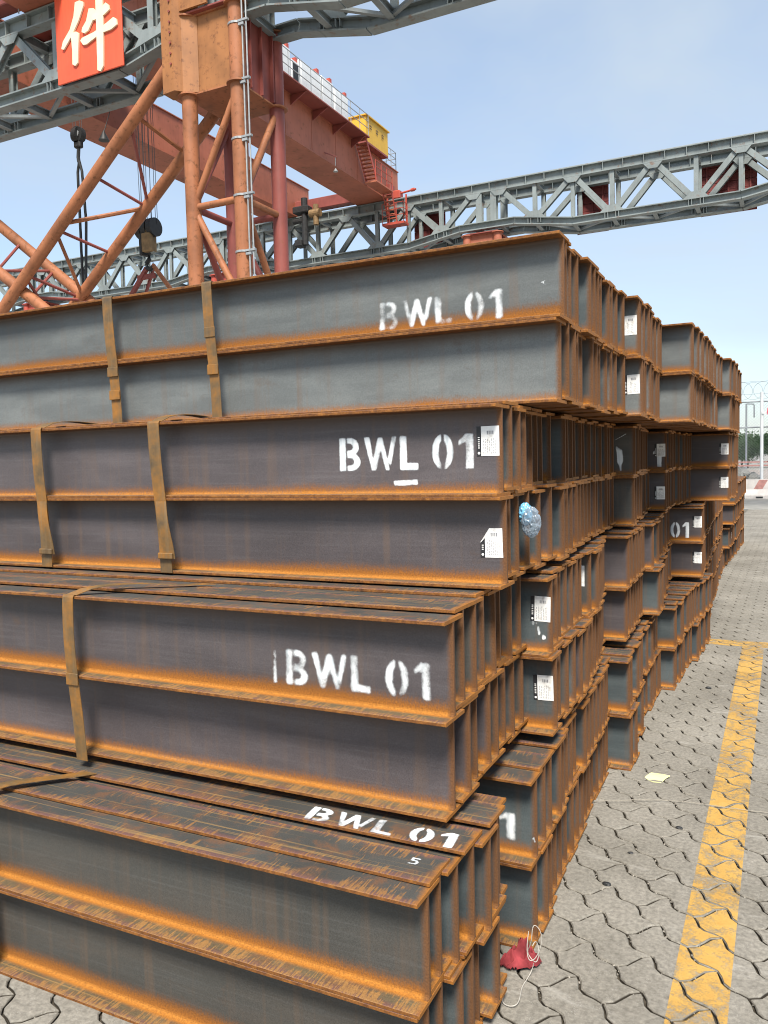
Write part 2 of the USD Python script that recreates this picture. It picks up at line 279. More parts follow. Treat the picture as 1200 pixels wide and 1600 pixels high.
def flange_material(name, topside):
    """topside True: the top flange (scale on its upper face); False: the bottom flange, more rust on its upper face"""
    zmid = BH if topside else 0.0
    dark = (0.052, 0.050, 0.044) if topside else (0.105, 0.078, 0.042)
    nodes = {
        'at': ('attribute', {'attribute': 'rest'}), 'oi': ('object_info', {}), 'ge': ('geometry', {}),
        'rs': ('math', {'math_type': 'add'}), 'rf': ('math', {'math_type': 'fraction'}),
        'off': ('combine_xyz', {'y': 0.0, 'z': 0.0}), 'offs': ('vector_math', {'math_type': 'scale', 'scale': 53.0}), 'pos': ('vector_math', {'math_type': 'add'}),
        'sx': ('separate_xyz', {}), 'ay': ('math', {'math_type': 'absolute'}),
        'n0': ('noise_texture', {'scale': 3.0, 'detail': 4, 'roughness': 0.6}),
        'r0': ('rgb_ramp', {'ramp': [(0.30, tuple(c*0.75 for c in dark)), (0.52, dark), (0.75, (dark[0]*1.5, dark[1]*1.45, dark[2]*1.4))]}),
        # purple brown rim along the flange edge
        'nr': ('noise_texture', {'scale': 12.0, 'detail': 4}), 'yr': ('math', {'math_type': 'multiply_add', 'value2': 0.03}),
        'kr': ('map_range', {'range_type': 'smoothstep', 'from_min': 0.060, 'from_max': 0.086, 'to_min': 0.0, 'to_max': 0.85, 'clamp': True}), 'xr': ('mix_color', {'b': (0.125, 0.058, 0.050)}),
        # comb of rust across the flange
        'mc': ('mapping', {'scale': (165.0, 13.0, 1.0)}), 'nc': ('noise_texture', {'scale': 1.0, 'detail': 3, 'roughness': 0.6}),
        'mg': ('mapping', {'scale': (11.0, 14.0, 1.0)}), 'ng': ('noise_texture', {'scale': 1.0, 'detail': 4, 'roughness': 0.65}),
        'cm': ('math', {'math_type': 'multiply_add', 'value2': 0.85}), 'cy': ('math', {'math_type': 'multiply_add', 'value2': 3.1 if topside else 2.3}),
        'kc': ('map_range', {'range_type': 'smoothstep', 'from_min': 0.56 if topside else 0.47, 'from_max': 0.70 if topside else 0.60, 'to_min': 0.0, 'to_max': 0.9, 'clamp': True}),
        'xc': ('mix_color', {'b': (0.225, 0.108, 0.034) if topside else (0.25, 0.128, 0.040)}),
        # scratches along the flange
        'ml': ('mapping', {'scale': (0.9, 95.0, 1.0)}), 'nl': ('noise_texture', {'scale': 1.0, 'detail': 3, 'roughness': 0.55}),
        'kl': ('map_range', {'from_min': 0.60, 'from_max': 0.68, 'to_min': 0.0, 'to_max': 0.65, 'clamp': True}), 'xl': ('mix_color', {'b': (0.27, 0.165, 0.060)}),
        # orange root next to the web (lower flange)
        'kw': ('map_range', {'range_type': 'smoothstep', 'from_min': 0.012, 'from_max': 0.034, 'to_min': 0.0 if topside else 0.95, 'to_max': 0.0, 'clamp': True}), 'xw': ('mix_color', {'b': RUST_BRIGHT}),
        # sides, undersides: plain rust
        'zz': ('math', {'math_type': 'compare', 'value2': BH if topside else TF, 'value3': 0.0012}), 'zi': ('math', {'math_type': 'subtract', 'value1': 1.0}),
        'nu': ('noise_texture', {'scale': 45.0, 'detail': 5, 'roughness': 0.7}), 'ru': ('rgb_ramp', {'ramp': [(0.28, (0.075, 0.028, 0.009)), (0.48, (0.150, 0.056, 0.012)), (0.72, (0.26, 0.102, 0.018))]}), 'xu': ('mix_color', {}),
        # cut end
        'e1': ('math', {'math_type': 'multiply_add', 'value2': 0.05}), 'k7': ('map_range', {'range_type': 'smoothstep', 'from_min': 0.004, 'from_max': 0.030, 'to_min': 0.0, 'to_max': 0.9, 'clamp': True}), 'x7': ('mix_color', {'b': (0.28, 0.105, 0.014)}),
        'nf': ('noise_texture', {'scale': 320.0, 'detail': 3}), 'kf': ('map_range', {'from_min': 0.3, 'from_max': 0.7, 'to_min': 0.75, 'to_max': 1.25}), 'cf': ('combine_color', {}), 'xf': ('mix_color', {'blend_type': 'multiply', 'fac': 1.0}),
        'nq': ('noise_texture', {'scale': 7.5, 'detail': 6, 'roughness': 0.72, 'distortion': 0.6}), 'kq': ('map_range', {'range_type': 'smoothstep', 'from_min': 0.47, 'from_max': 0.64, 'to_min': 0.0, 'to_max': 0.75, 'clamp': True}), 'xq': ('mix_color', {'b': (0.130, 0.062, 0.030)}),
        'bm': ('bump', {'strength': 0.4, 'distance': 0.002}),
        'p': ('principled_bsdf', {'roughness': 0.72, 'specular_ior_level': 0.35}),
    }
    L = [('oi.random', 'rs.value1'), ('ge.random_per_island', 'rs.value2'), ('rs.value', 'rf.value1'), ('rf.value', 'off.x'), ('off.vector', 'offs.vector1'), ('at.vector', 'pos.vector1'), ('offs.vector', 'pos.vector2'),
         ('at.vector', 'sx.vector'), ('sx.y', 'ay.value1'),
         ('pos.vector', 'n0.vector'), ('n0.fac', 'r0.fac'),
         ('pos.vector', 'nr.vector'), ('nr.fac', 'yr.value1'), ('ay.value', 'yr.value3'), ('yr.value', 'kr.value'), ('kr.result', 'xr.fac'), ('pos.vector', 'nq.vector'), ('nq.fac', 'kq.value'), ('kq.result', 'xq.fac'), ('r0.color', 'xq.a'), ('xq.result', 'xr.a'),
         ('pos.vector', 'mc.vector'), ('mc.vector', 'nc.vector'), ('pos.vector', 'mg.vector'), ('mg.vector', 'ng.vector'),
         ('nc.fac', 'cm.value1'), ('ngh.value', 'cm.value3'), ('ng.fac', 'ngh.value1'), ('cm.value', 'cy.value3'), ('ay.value', 'cy.value1'), ('cy.value', 'cmo.value1'), ('cmo.value', 'kc.value'), ('kc.result', 'xc.fac'), ('xr.result', 'xc.a'),
         ('pos.vector', 'ml.vector'), ('ml.vector', 'nl.vector'), ('nl.fac', 'kl.value'), ('kl.result', 'xl.fac'), ('xc.result', 'xl.a'),
         ('ay.value', 'kw.value'), ('kw.result', 'xw.fac'), ('xl.result', 'xw.a'),
         ('sx.z', 'zz.value1'), ('zz.value', 'zi.value2'), ('zi.value', 'xu.fac'), ('xw.result', 'xu.a'), ('pos.vector', 'nu.vector'), ('nu.fac', 'ru.fac'), ('ru.color', 'xu.b'),
         ('ng.fac', 'e1.value1'), ('sx.x', 'e1.value3'), ('e1.value', 'k7.value'), ('k7.result', 'x7.fac'), ('xu.result', 'x7.a'),
         ('at.vector', 'nf.vector'), ('nf.fac', 'kf.value'), ('kf.result', 'cf.r'), ('kf.result', 'cf.g'), ('kf.result', 'cf.b'), ('x7.result', 'xf.a'), ('cf.color', 'xf.b'),
         ('cm.value', 'bm.height'), ('bm.normal', 'p.normal'), ('xf.result', 'p.base_color')]
    nodes['ngh'] = ('math', {'math_type': 'multiply', 'value2': 0.75})
    nodes['cmo'] = ('math', {'math_type': 'subtract', 'value2': 0.40})
    return mat(name, nodes, L)

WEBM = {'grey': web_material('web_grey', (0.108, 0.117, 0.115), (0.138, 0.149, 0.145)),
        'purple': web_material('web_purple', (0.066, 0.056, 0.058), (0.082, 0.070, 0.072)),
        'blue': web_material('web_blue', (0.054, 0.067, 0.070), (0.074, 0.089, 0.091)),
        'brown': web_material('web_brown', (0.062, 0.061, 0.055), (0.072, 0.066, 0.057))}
FTOP = flange_material('flange_top', True)
FBOT = flange_material('flange_bottom', False)

# ------------------------------------------------------------------ the steel beams
def flange_profile(z0, z1):
    c = 0.0016; w = BW/2
    return [(-w+c, z0), (w-c, z0), (w, z0+c), (w, z1-c), (w-c, z1), (-w+c, z1), (-w, z1-c), (-w, z0+c)]
def web_profile():
    r, t = 0.010, TW/2
    P = []
    def arc(cx, cz, a0, a1):
        for a in np.linspace(a0, a1, 4): P.append((cx+r*math.cos(a), cz+r*math.sin(a)))
    zb, zt = TF-0.001, BH-TF+0.001
    P.append((t+r, zb)); 
    arc(t+r, zb+0.001+r, -math.pi/2, -math.pi)
    arc(t+r, zt-0.001-r, math.pi, math.pi/2)
    P.append((t+r, zt)); P.append((-t-r, zt))
    arc(-t-r, zt-0.001-r, math.pi/2, 0)
    arc(-t-r, zb+0.001+r, 0, -math.pi/2)
    P.append((-t-r, zb))
    return P
def extrude_profile(P, xs):
    """closed profile in (y, z), extruded along x through the stations xs (first = the visible end), end caps, faceted"""
    n = len(P); v = []; f = []
    for x in xs:
        for y, z in P: v.append((x, y, z))
    for i in range(len(xs)-1):
        for j in range(n):
            a, b, c, d = i*n+j, i*n+(j+1) % n, (i+1)*n+(j+1) % n, (i+1)*n+j
            f += [(a, c, b), (a, d, c)]
    tri = trimesh.creation.triangulate_polygon(Polygon(P), engine='earcut')
    tv, tf = tri
    # map triangulation vertices back
    from scipy.spatial import cKDTree
    idx = cKDTree(np.array(P)).query(tv)[1]
    e = (len(xs)-1)*n
    for t in tf:
        a, b, c = idx[t]
        A, B, C = np.array(P[a]), np.array(P[b]), np.array(P[c])
        ccw = (B[0]-A[0])*(C[1]-A[1])-(B[1]-A[1])*(C[0]-A[0]) > 0
        if not ccw: b, c = c, b
        f.append((a, b, c)); f.append((e+a, e+c, e+b))
    return np.array(v, float), np.array(f)
def web_mesh():
    v, f = extrude_profile(web_profile(), [0.0, -BL]); return v, f
WEB_VF = extrude_profile(web_profile(), [0.0, -BL])
TOPF_VF = extrude_profile(flange_profile(BH-TF, BH), [0.0012, -BL])
BOTF_VF = extrude_profile(flange_profile(0.0, TF), [0.0008, -BL])
def beam_parts(path, variant):
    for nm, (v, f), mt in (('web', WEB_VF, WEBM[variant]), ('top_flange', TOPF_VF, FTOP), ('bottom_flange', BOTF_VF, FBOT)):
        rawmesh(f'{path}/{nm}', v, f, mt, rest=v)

ZB = [0.0, 0.655, 1.287, 1.908]           # ground, second, third, top tier
TIER = ['bottom tier', 'third tier down', 'second tier down', 'top tier']
RAISE = 0.0115
BUNDLES = [
    # tier, bundle, y of front web, y end, n, web-end columns (upper row), (lower row)
    (3, 'A', 2.94, 4.29, 12, [882.5, 886, 893, 904, 924.5, 931, 936.5, 940.5, 953, 957.5, 965, 976], [877.5, 890, 900.5, 904, 910, 927.5, 934, 938, 949, 957, 964, 977]),
    (3, 'B', 4.29, 5.33, 9, [1000, 1014, 1024, 1034], [1005, 1014, 1022, 1034]),
    (3, 'C', 5.33, 7.49, 19, [1083, 1092, 1100, 1112, 1116, 1121, 1127], [1082, 1090, 1096, 1110, 1116, 1122]),
    (3, 'D', 7.49, 9.30, 16, [1143, 1150, 1155, 1157], [1143, 1149, 1155]),
    (2, 'A', 2.54, 5.03, 20, [786.5, 801, 814, 822.5, 832, 840, 847.5, 861, 884, 888, 895, 899, 909, 913, 923, 931, 940, 949, 953, 959], [793, 798, 811, 827.5, 845, 863, 882.5, 888, 895, 903, 908, 913, 918, 923, 931, 934, 941, 949, 953, 959]),
    (2, 'B', 5.03, 6.46, 12, [993, 998, 1003, 1010], [992, 998, 1004, 1012]),
    (2, 'C', 6.46, 7.85, 12, [1042, 1052, 1065, 1078], [1042, 1052, 1066, 1080]),
    (2, 'D', 7.85, 9.40, 13, [1140.5, 1146, 1150, 1152], [1140, 1145, 1149, 1150]),
    (1, 'A', 2.14, 3.02, 8, [711, 726, 745, 757, 775, 782, 800, 814], [711, 736, 746, 767, 779, 790, 804, 818]),
    (1, 'B', 3.02, 4.72, 15, [864, 871.6, 876, 886, 895.3, 903.3, 908.7, 924, 936, 938, 940, 942, 943, 944, 944.5], [871, 876, 889, 900, 911, 920, 922, 927, 931, 935, 938, 940, 941, 942, 943]),
    (1, 'C', 4.72, 5.57, 7, [984, 989, 994, 998, 1002, 1005, 1007], [981, 986, 990, 994, 998, 1001, 1004]),
    (1, 'D', 5.57, 7.40, 16, [1022, 1030, 1036, 1040, 1045], [1032, 1036, 1040, 1044, 1046]),
    (1, 'E', 7.40, 12.8, 46, [1099, 1106, 1112, 1120, 1127, 1128], [1099, 1105, 1112, 1120, 1126, 1128]),
    (1, 'F', 13.0, 17.0, 34, [1150, 1157, 1161, 1165], [1147, 1153, 1158, 1163]),
    (0, 'A', 1.84, 2.44, 7, [672, 690, 717, 742, 768, 779, 781], [672, 693, 725, 741, 749, 780, 781]),
    (0, 'B', 2.69, 4.48, 16, [840, 853, 862.5, 878, 882, 888, 895, 900, 917, 922.5, 928, 934, 940, 945, 948, 950], [840, 857, 863, 870, 878, 886, 897, 905, 912, 917, 922, 927, 935, 942, 947, 950]),
    (0, 'C', 4.48, 6.15, 15, [985, 990, 995, 1000, 1005, 1010, 1015, 1020, 1024, 1028], [989, 994, 998, 1002, 1007, 1012, 1018, 1024, 1029]),
    (0, 'D', 6.15, 8.00, 16, [1057, 1064, 1072, 1080, 1088, 1101, 1105, 1110], [1056, 1062, 1072, 1078, 1093, 1098, 1103, 1108]),
    (0, 'E', 8.00, 12.8, 41, [1101, 1110, 1118, 1124, 1128], [1101, 1109, 1117, 1123, 1128]),
    (0, 'F', 13.0, 17.0, 34, [1140, 1150, 1156, 1162], [1132, 1142, 1150, 1156, 1162]),
]
ORD = ['front', 'second', 'third', 'fourth', 'fifth', 'sixth', 'seventh', 'eighth', 'ninth', 'tenth', 'eleventh', 'twelfth', 'thirteenth', 'fourteenth', 'fifteenth',
       'sixteenth', 'seventeenth', 'eighteenth', 'nineteenth', 'twentieth'] + [f'{k}th' for k in range(21, 60)]
BUN = {'A': 'corner', 'B': 'second', 'C': 'third', 'D': 'fourth', 'E': 'fifth', 'F': 'farthest'}
beams = []
r_raise = {}
_rr = random.Random(21)
for t, b, y0, y1, n, up, lo in BUNDLES:
    for i in range(n): r_raise[(t, b, i)] = _rr.choice([0.0, 0.0, 0.002, 0.004, 0.006])
for t, b, y0, y1, n, up, lo in BUNDLES:
    for row, L in ((1, up), (0, lo)):
        px = np.interp(np.linspace(0, len(L)-1, n), np.arange(len(L)), L)
        for i in range(n):
            y = y0+(y1-y0)*i/n+0.0105+(0.046 if (t, b, row) == (1, 'A', 0) else 0.0)
            z = ZB[t]+row*BH+((RAISE if i % 2 else 0.0)+(r_raise[(t, b, i)] if i else 0.0) +(0.014 if (t, b) == (1, 'A') and i > 1 else 0.0) if (t, b) != (0, 'A') else [0, 0.013, 0.004, 0.026, 0.012, 0.034, 0.020][i])
            jit = 0 if len(L) == n else rng.uniform(-0.018, 0.018)
            x = x_at(px[i], y+TW/2, z+BH/2)+(jit if i else 0)
            if t == 0: v = 'blue' if i or b != 'A' else 'brown'
            elif t == 3: v = 'grey' if (i == 0 or b == 'C') else rng.choice(['blue', 'grey', 'blue', 'brown'])
            elif i == 0 and b in 'ACDE': v = 'purple' if row else rng.choice(['purple', 'blue' if b != 'A' else 'purple'])
            else: v = rng.choice(['blue', 'blue', 'brown', 'purple', 'blue'])
            beams.append(dict(t=t, b=b, row=row, i=i, x=x, y=y, z=z, v=v))
for q in beams: q['d'] = float(np.dot(np.array([q['x'], q['y'], q['z']])-CAM, CF))
MARKED = {}
# ---- spray-painted stencil lettering and paper labels
PAINT = mat('white_spray', {
    'at': ('attribute', {'attribute': 'fade'}), 'ge': ('geometry', {}),
    'n': ('noise_texture', {'scale': 45.0, 'detail': 5, 'roughness': 0.65}), 'n2': ('noise_texture', {'scale': 420.0, 'detail': 2}),
    'a1': ('math', {'math_type': 'multiply_add', 'value2': 0.75}), 'a2': ('math', {'math_type': 'multiply_add', 'value2': 0.45}),
    'k': ('map_range', {'range_type': 'smoothstep', 'from_min': 0.80, 'from_max': 1.55, 'to_min': 0.0, 'to_max': 0.95, 'clamp': True}),
    'mb': ('mapping', {'scale': (60.0, 60.0, 7.0)}), 'nb': ('noise_texture', {'scale': 1.0, 'detail': 3}), 'rb': ('rgb_ramp', {'ramp': [(0.3, (0.52, 0.57, 0.59)), (0.5, (0.72, 0.75, 0.76)), (0.68, (0.82, 0.84, 0.84))]}),
    'tr': ('transparent_bsdf', {}), 'p': ('principled_bsdf', {'base_color': (0.80, 0.83, 0.84), 'roughness': 0.6}), 'm': ('mix_closure', {})},
    [('ge.position', 'mb.vector'), ('mb.vector', 'nb.vector'), ('nb.fac', 'rb.fac'), ('rb.color', 'p.base_color'), ('ge.position', 'n.vector'), ('ge.position', 'n2.vector'), ('n.fac', 'a1.value1'), ('at.fac', 'a1.value3'), ('n2.fac', 'a2.value1'), ('a1.value', 'a2.value3'), ('a2.value', 'k.value'),
     ('k.result', 'm.fac'), ('tr.BSDF', 'm.closure1'), ('p.BSDF', 'm.closure2')], surface='m.closure')
PAPER = plain('label_paper', (0.80, 0.80, 0.78), 0.55, 0.05, 60)
PAPER = mat('label_paper_worn', {'ge': ('geometry', {}), 'n': ('noise_texture', {'scale': 38.0, 'detail': 5, 'roughness': 0.65}), 'r': ('rgb_ramp', {'ramp': [(0.30, (0.50, 0.47, 0.42)), (0.46, (0.72, 0.71, 0.68)), (0.65, (0.80, 0.80, 0.78))]}), 'p': ('principled_bsdf', {'roughness': 0.55})}, [('ge.position', 'n.vector'), ('n.fac', 'r.fac'), ('r.color', 'p.base_color')])
INK = plain('label_ink', (0.02, 0.02, 0.022), 0.5, 0.1, 60)
GREYINK = plain('label_print', (0.24, 0.24, 0.25), 0.6, 0.1, 60)

def seg(points, w): return LineString(points).buffer(w/2, cap_style=2, join_style=2)
def glyph(ch):
    """stencil capital, height 1, origin at the lower left; (shape, advance)"""
    s = 0.21
    if ch == 'B':
        bar = sbox(0, 0, s*0.95, 1)
        r = unary_union([affinity.scale(Point(0.36, 0.73).buffer(1, 32), 0.27, 0.27), affinity.scale(Point(0.37, 0.27).buffer(1, 32), 0.30, 0.27), sbox(0.25, 0, 0.38, 1)])
        r = r.difference(sbox(0.24, 0.62, 0.34, 0.83)).difference(affinity.scale(Point(0.34, 0.725).buffer(1, 24), 0.10, 0.105))
        r = r.difference(sbox(0.24, 0.17, 0.36, 0.39)).difference(affinity.scale(Point(0.36, 0.28).buffer(1, 24), 0.11, 0.11))
        return unary_union([bar, r.difference(sbox(-1, -1, 0.25, 2))]), 0.80
    if ch == 'W':
        a = Polygon([(0, 1), (0.17, 1), (0.34, 0.0), (0.23, 0.0)])
        b = Polygon([(0.27, 0.30), (0.44, 0.98), (0.58, 0.98), (0.80, 0), (0.66, 0), (0.52, 0.62), (0.38, 0.0), (0.33, 0.0)])
        c = Polygon([(0.74, 0.32), (0.88, 1), (1.02, 1), (0.83, 0.12)])
        return unary_union([a, b, c]), 1.12
    if ch == 'L': return unary_union([sbox(0, 0.24, s, 1), sbox(0, 0, s, 0.30), sbox(0, 0, 0.55, 0.20)]), 0.74
    if ch == '0':
        o = affinity.scale(Point(0.3, 0.5).buffer(1, 32), 0.31, 0.51).difference(affinity.scale(Point(0.3, 0.5).buffer(1, 32), 0.12, 0.34))
        return o.difference(sbox(0.26, -1, 0.34, 2)), 0.76
    if ch == '1': return unary_union([sbox(0.20, 0, 0.42, 1), Polygon([(0.20, 1), (0.20, 0.76), (0.0, 0.66), (0.0, 0.80)])]), 0.50
    if ch == '5': return unary_union([sbox(0.05, 0.85, 0.5, 1), sbox(0.05, 0.5, 0.2, 1), seg([(0.1, 0.58), (0.35, 0.6), (0.47, 0.4), (0.4, 0.14), (0.02, 0.08)], 0.15)]), 0.6
    return Polygon(), 0.24
def line_shape(text):
    x, out = 0.0, []
    for ch in text:
        g, adv = glyph(ch)
        if not g.is_empty: out.append(affinity.translate(g, x, 0))
        x += adv
    return unary_union(out)
from PIL import Image, ImageDraw
from scipy.ndimage import gaussian_filter
def spray(path, shape, corner, ex, ey, w, h, cell=0.0028, blur=1.1, halo=3.0, wear=0.25, seed=0, extra=()):
    """sheet of small cells on the plane (corner, ex, ey); shape is stretched to w x h; the primvar fade holds how much paint landed"""
    x0, y0, x1, y1 = shape.bounds
    sh = affinity.scale(affinity.translate(shape, -x0, -y0), w/(x1-x0), h/(y1-y0), origin=(0, 0))
    sh = unary_union([sh]+list(extra))
    pad = 0.022
    bx0, by0, bx1, by1 = sh.bounds
    nx, ny = int((bx1-bx0+2*pad)/cell)+1, int((by1-by0+2*pad)/cell)+1
    S = 3
    im = Image.new('L', (nx*S, ny*S)); d = ImageDraw.Draw(im)
    for p in polys(sh):
        q = lambda c: [((a-bx0+pad)/cell*S, (b-by0+pad)/cell*S) for a, b in c]
        d.polygon(q(p.exterior.coords), fill=255)
        for hole in p.interiors: d.polygon(q(hole.coords), fill=0)
    a = np.asarray(im, float).reshape(ny, S, nx, S).mean((1, 3))/255
    a = np.maximum(gaussian_filter(a, blur/ (cell/0.0028)), 0.42*gaussian_filter(a, halo))
    gx, gy = np.meshgrid(np.arange(nx), np.arange(ny))
    pts = np.stack([gx*cell/0.06, gy*cell/0.05, np.full(gx.shape, seed*7.3)], -1)
    big = np.clip((meshkit.fbm(pts*np.array([1.0, 0.55, 1.0]), 2, seed)-0.28)/0.34, 0, 1)
    a = a*(1-wear*1.25*(1-big))
    keep = np.zeros((ny-1, nx-1), bool)
    keep |= np.maximum.reduce([a[:-1, :-1], a[1:, :-1], a[:-1, 1:], a[1:, 1:]]) > 0.10
    iy, ix = np.nonzero(keep)
    A = iy*nx+ix
    f = np.concatenate([np.stack([A, A+1, A+nx+1], 1), np.stack([A, A+nx+1, A+nx], 1)])
    ex, ey, corner = np.asarray(ex, float), np.asarray(ey, float), np.asarray(corner, float)
    v = corner+((gx*cell-pad+bx0)[..., None]*ex+(gy*cell-pad+by0)[..., None]*ey)
    v = v.reshape(-1, 3)
    used, inv = np.unique(f, return_inverse=True)
    p = usdkit.mesh(stage, path, (v[used], inv.reshape(-1, 3)), PAINT)
    vec_primvar(p, 'fade', np.repeat(a.reshape(-1)[used][:, None], 3, 1))
    return p

def paper_label(parent, x1, zc, y=-TW/2, tilt=0.0, peeled=False, narrow=None, label=None, w=0.078, h=0.098):
    """glued paper label whose right edge stands at local x1"""
    base = numbered(parent, 'paper_label')
    s = Polygon([(0, 0), (w, 0), (w, h), (0, h)])
    if narrow: s = sbox(w-narrow, 0, w, h)
    if peeled: s = Polygon([(0, 0), (w, 0), (w*0.97, h), (w*0.40, h), (0, h*0.52)])
    def put(g, lift): return place(g, np.array([x1-w, y-lift, zc-h/2])+0, [math.cos(tilt), 0, math.sin(tilt)], [-math.sin(tilt), 0, math.cos(tilt)])
    p = mesh(parent, 'paper_label', put(extrude(s, 0.0006), 0.0005), PAPER, label=label)
    if narrow: return
    band = sbox(0, 0, w*0.20, h)
    if peeled: band = Polygon([(0, 0), (w*0.2, 0), (w*0.2, h*0.66), (0, h*0.5)])
    mesh(base, 'printed_band', put(extrude(band, 0.0003), 0.0013), INK)
    rows = [sbox(w*0.06, h*(0.12+0.07*k), w*0.14, h*(0.15+0.07*k)) for k in range(2, 8 if not peeled else 5)] + [Point(w*0.1, h*0.10).buffer(w*0.055)]
    mesh(base, 'band_lettering', put(extrude(unary_union(rows), 0.0002), 0.0016), PAPER)
    r2 = random.Random(int(abs(x1*1e4)+zc*1e4))
    tx = []
    for k in range(7):
        x = 0.30+0.085*k
        yy = 0.08
        while yy < 0.55:
            L = r2.uniform(0.02, 0.09)
            tx.append(sbox(w*x, h*yy, w*(x+0.028), h*(yy+L))); yy += L+r2.uniform(0.015, 0.05)
    tx += [sbox(w*(0.46+0.08*k), h*0.72, w*(0.51+0.08*k), h*0.84) for k in range(4)]
    mesh(base, 'printed_lines', put(extrude(unary_union(tx), 0.0002), 0.0013), GREYINK)

def add_marks(q, path):
    t, b, row, i = q['t'], q['b'], q['row'], q['i']
    fy = q['y']-TW/2-0.0009
    def text(s, l, bl, r, tl, tr, **k):
        """l, bl: pixel of the first letter's lower left; r: lower right of the last; tl: upper left of the first"""
        a, c, d, e = (ony(*p, fy) for p in (l, r, tl, tr))
        h = ((d[2]-a[2])+(e[2]-c[2]))/2
        k.setdefault('seed', t*3+row)
        spray(numbered(path, 'sprayed_lettering'), line_shape(s), [a[0]-q['x'], -TW/2-0.0009, (a[2]+c[2])/2-q['z']], [1, 0, 0], [0, 0, 1], c[0]-a[0], h, **k)
    key = (t, b, row, i)
    if key == (3, 'A', 1, 0):
        text('BWL 01', (594, 517), None, (786, 495), (596, 470), (785, 452), blur=1.8, wear=0.45)
        spray(numbered(path, 'paint_speck'), unary_union([seg([(0, .5), (.3, .6), (.35, .2)], .2), seg([(.45, .1), (.7, 0)], .15), Point(.5, .75).buffer(.08)]), [ony(845, 440, fy)[0]-q['x'], -TW/2-0.001, ony(845, 446, fy)[2]-q['z']], [1, 0, 0], [0, 0, 1], 0.022, 0.018, cell=0.0015, blur=0.6, halo=1)
    if key == (2, 'A', 1, 0):
        sm = seg([(0, 0), (0.09, 0.004)], 0.018)
        text('BWL 01', (532, 737), None, (741, 731), (533, 684), (738, 676), blur=0.9, wear=0.35, extra=[affinity.translate(sm, 0.215, -0.045)])
        paper_label(path, -0.010, 0.182)
    if key == (2, 'A', 0, 0): paper_label(path, -0.012, 0.145, peeled=True)
    if key == (1, 'A', 1, 0):
        gh = affinity.scale(Polygon([(0, 0), (0.014, 0), (0.014, 0.11), (0.006, 0.11)]), 1, 1)
        text('BWL 01', (448, 1062), None, (674, 1101), (450, 1008), (672, 1041), blur=1.6, wear=0.42, extra=[affinity.translate(gh, -0.05, 0.0)])
    if key == (0, 'B', 1, 0):
        text('1', (780, 1308), None, (806, 1313), (782, 1267), (806, 1270), blur=1.8, wear=0.3)
        spray(numbered(path, 'paint_speck'), seg([(0, .5), (.3, .9), (.45, 0.1), (.6, .3)], .18), [ony(831, 1311, fy)[0]-q['x'], -TW/2-0.001, ony(831, 1316, fy)[2]-q['z']], [1, 0, 0], [0, 0, 1], 0.016, 0.022, cell=0.0015, blur=0.6, halo=1)
    if key == (1, 'B', 1, 0):
        paper_label(path, -0.008, 0.175, tilt=-0.03)
        spray(numbered(path, 'sprayed_lettering'), sbox(0, 0, 1, 1), [-0.185, -TW/2-0.0009, 0.075], [1, 0, 0], [0, 0, 1], 0.020, 0.115, wear=0.5)
        bl = unary_union([Point(0.02+0.012*k+rng.uniform(-.008, .008), 0.05-0.011*k+rng.uniform(-.006, .006)).buffer(rng.uniform(.004, .012)) for k in range(6)])
        spray(numbered(path, 'paint_speck'), bl, [-0.08, -TW/2-0.0009, 0.055], [1, 0, 0], [0, 0, 1], 0.055, 0.075, cell=0.002, blur=0.5, halo=0.8, wear=0.5, seed=5)
    if key == (1, 'B', 0, 0): paper_label(path, -0.012, 0.165, tilt=0.02)
    if key == (1, 'B', 1, 7): paper_label(path, -0.030, 0.180, narrow=0.05)
    if key == (3, 'B', 1, 0): paper_label(path, -0.014, 0.165)
    if key == (3, 'B', 0, 0): paper_label(path, -0.014, 0.165, tilt=0.02)
    if key == (2, 'B', 1, 0):
        st = Polygon([(0, .95), (.2, 1), (.5, .92), (.9, .85), (1, .4), (.75, .2), (.8, 0), (.6, 0), (.5, .2), (.25, .35), (.2, .75)])
        spray(numbered(path, 'sprayed_lettering'), st, [ony(962, 738, fy)[0]-q['x'], -TW/2-0.0009, 0.035], [1, 0, 0], [0, 0, 1], ony(974, 738, fy)[0]-ony(962, 738, fy)[0], 0.150, wear=0.25)
        bl = unary_union([Point(0.01*k, 0.006*k).buffer(0.0035) for k in range(6)])
        spray(numbered(path, 'paint_speck'), bl, [ony(962, 690, fy)[0]-q['x'], -TW/2-0.0009, 0.222], [1, 0, 0], [0, 0, 1], 0.06, 0.035, cell=0.002, blur=0.5, halo=0.8)
    if key == (2, 'C', 1, 0):
        spray(numbered(path, 'sprayed_lettering'), glyph('1')[0], [ony(1021, 715, fy)[0]-q['x'], -TW/2-0.0009, 0.035], [1, 0, 0], [0, 0, 1], ony(1034, 715, fy)[0]-ony(1021, 715, fy)[0], 0.145)
        paper_label(path, -0.010, 0.160)
    if key == (2, 'C', 0, 0): paper_label(path, -0.012, 0.135)
    if key == (2, 'C', 1, 5): paper_label(path, -0.012, 0.175, narrow=0.030)
    if key == (2, 'C', 0, 5): paper_label(path, -0.012, 0.150, narrow=0.034)
    if key in ((2, 'D', 1, 0), (2, 'D', 0, 0)): paper_label(path, -0.010, 0.165)
    if key == (1, 'E', 1, 0):
        text('01', (1048, 840), None, (1077, 840), (1048, 816), (1077, 815), blur=0.7, wear=0.2)
        paper_label(path, -0.010, 0.175)
    if key == (1, 'E', 0, 0): paper_label(path, -0.010, 0.165)
    if key in ((1, 'F', 1, 0), (1, 'F', 0, 6), (0, 'F', 1, 4)): paper_label(path, -0.015, 0.15)
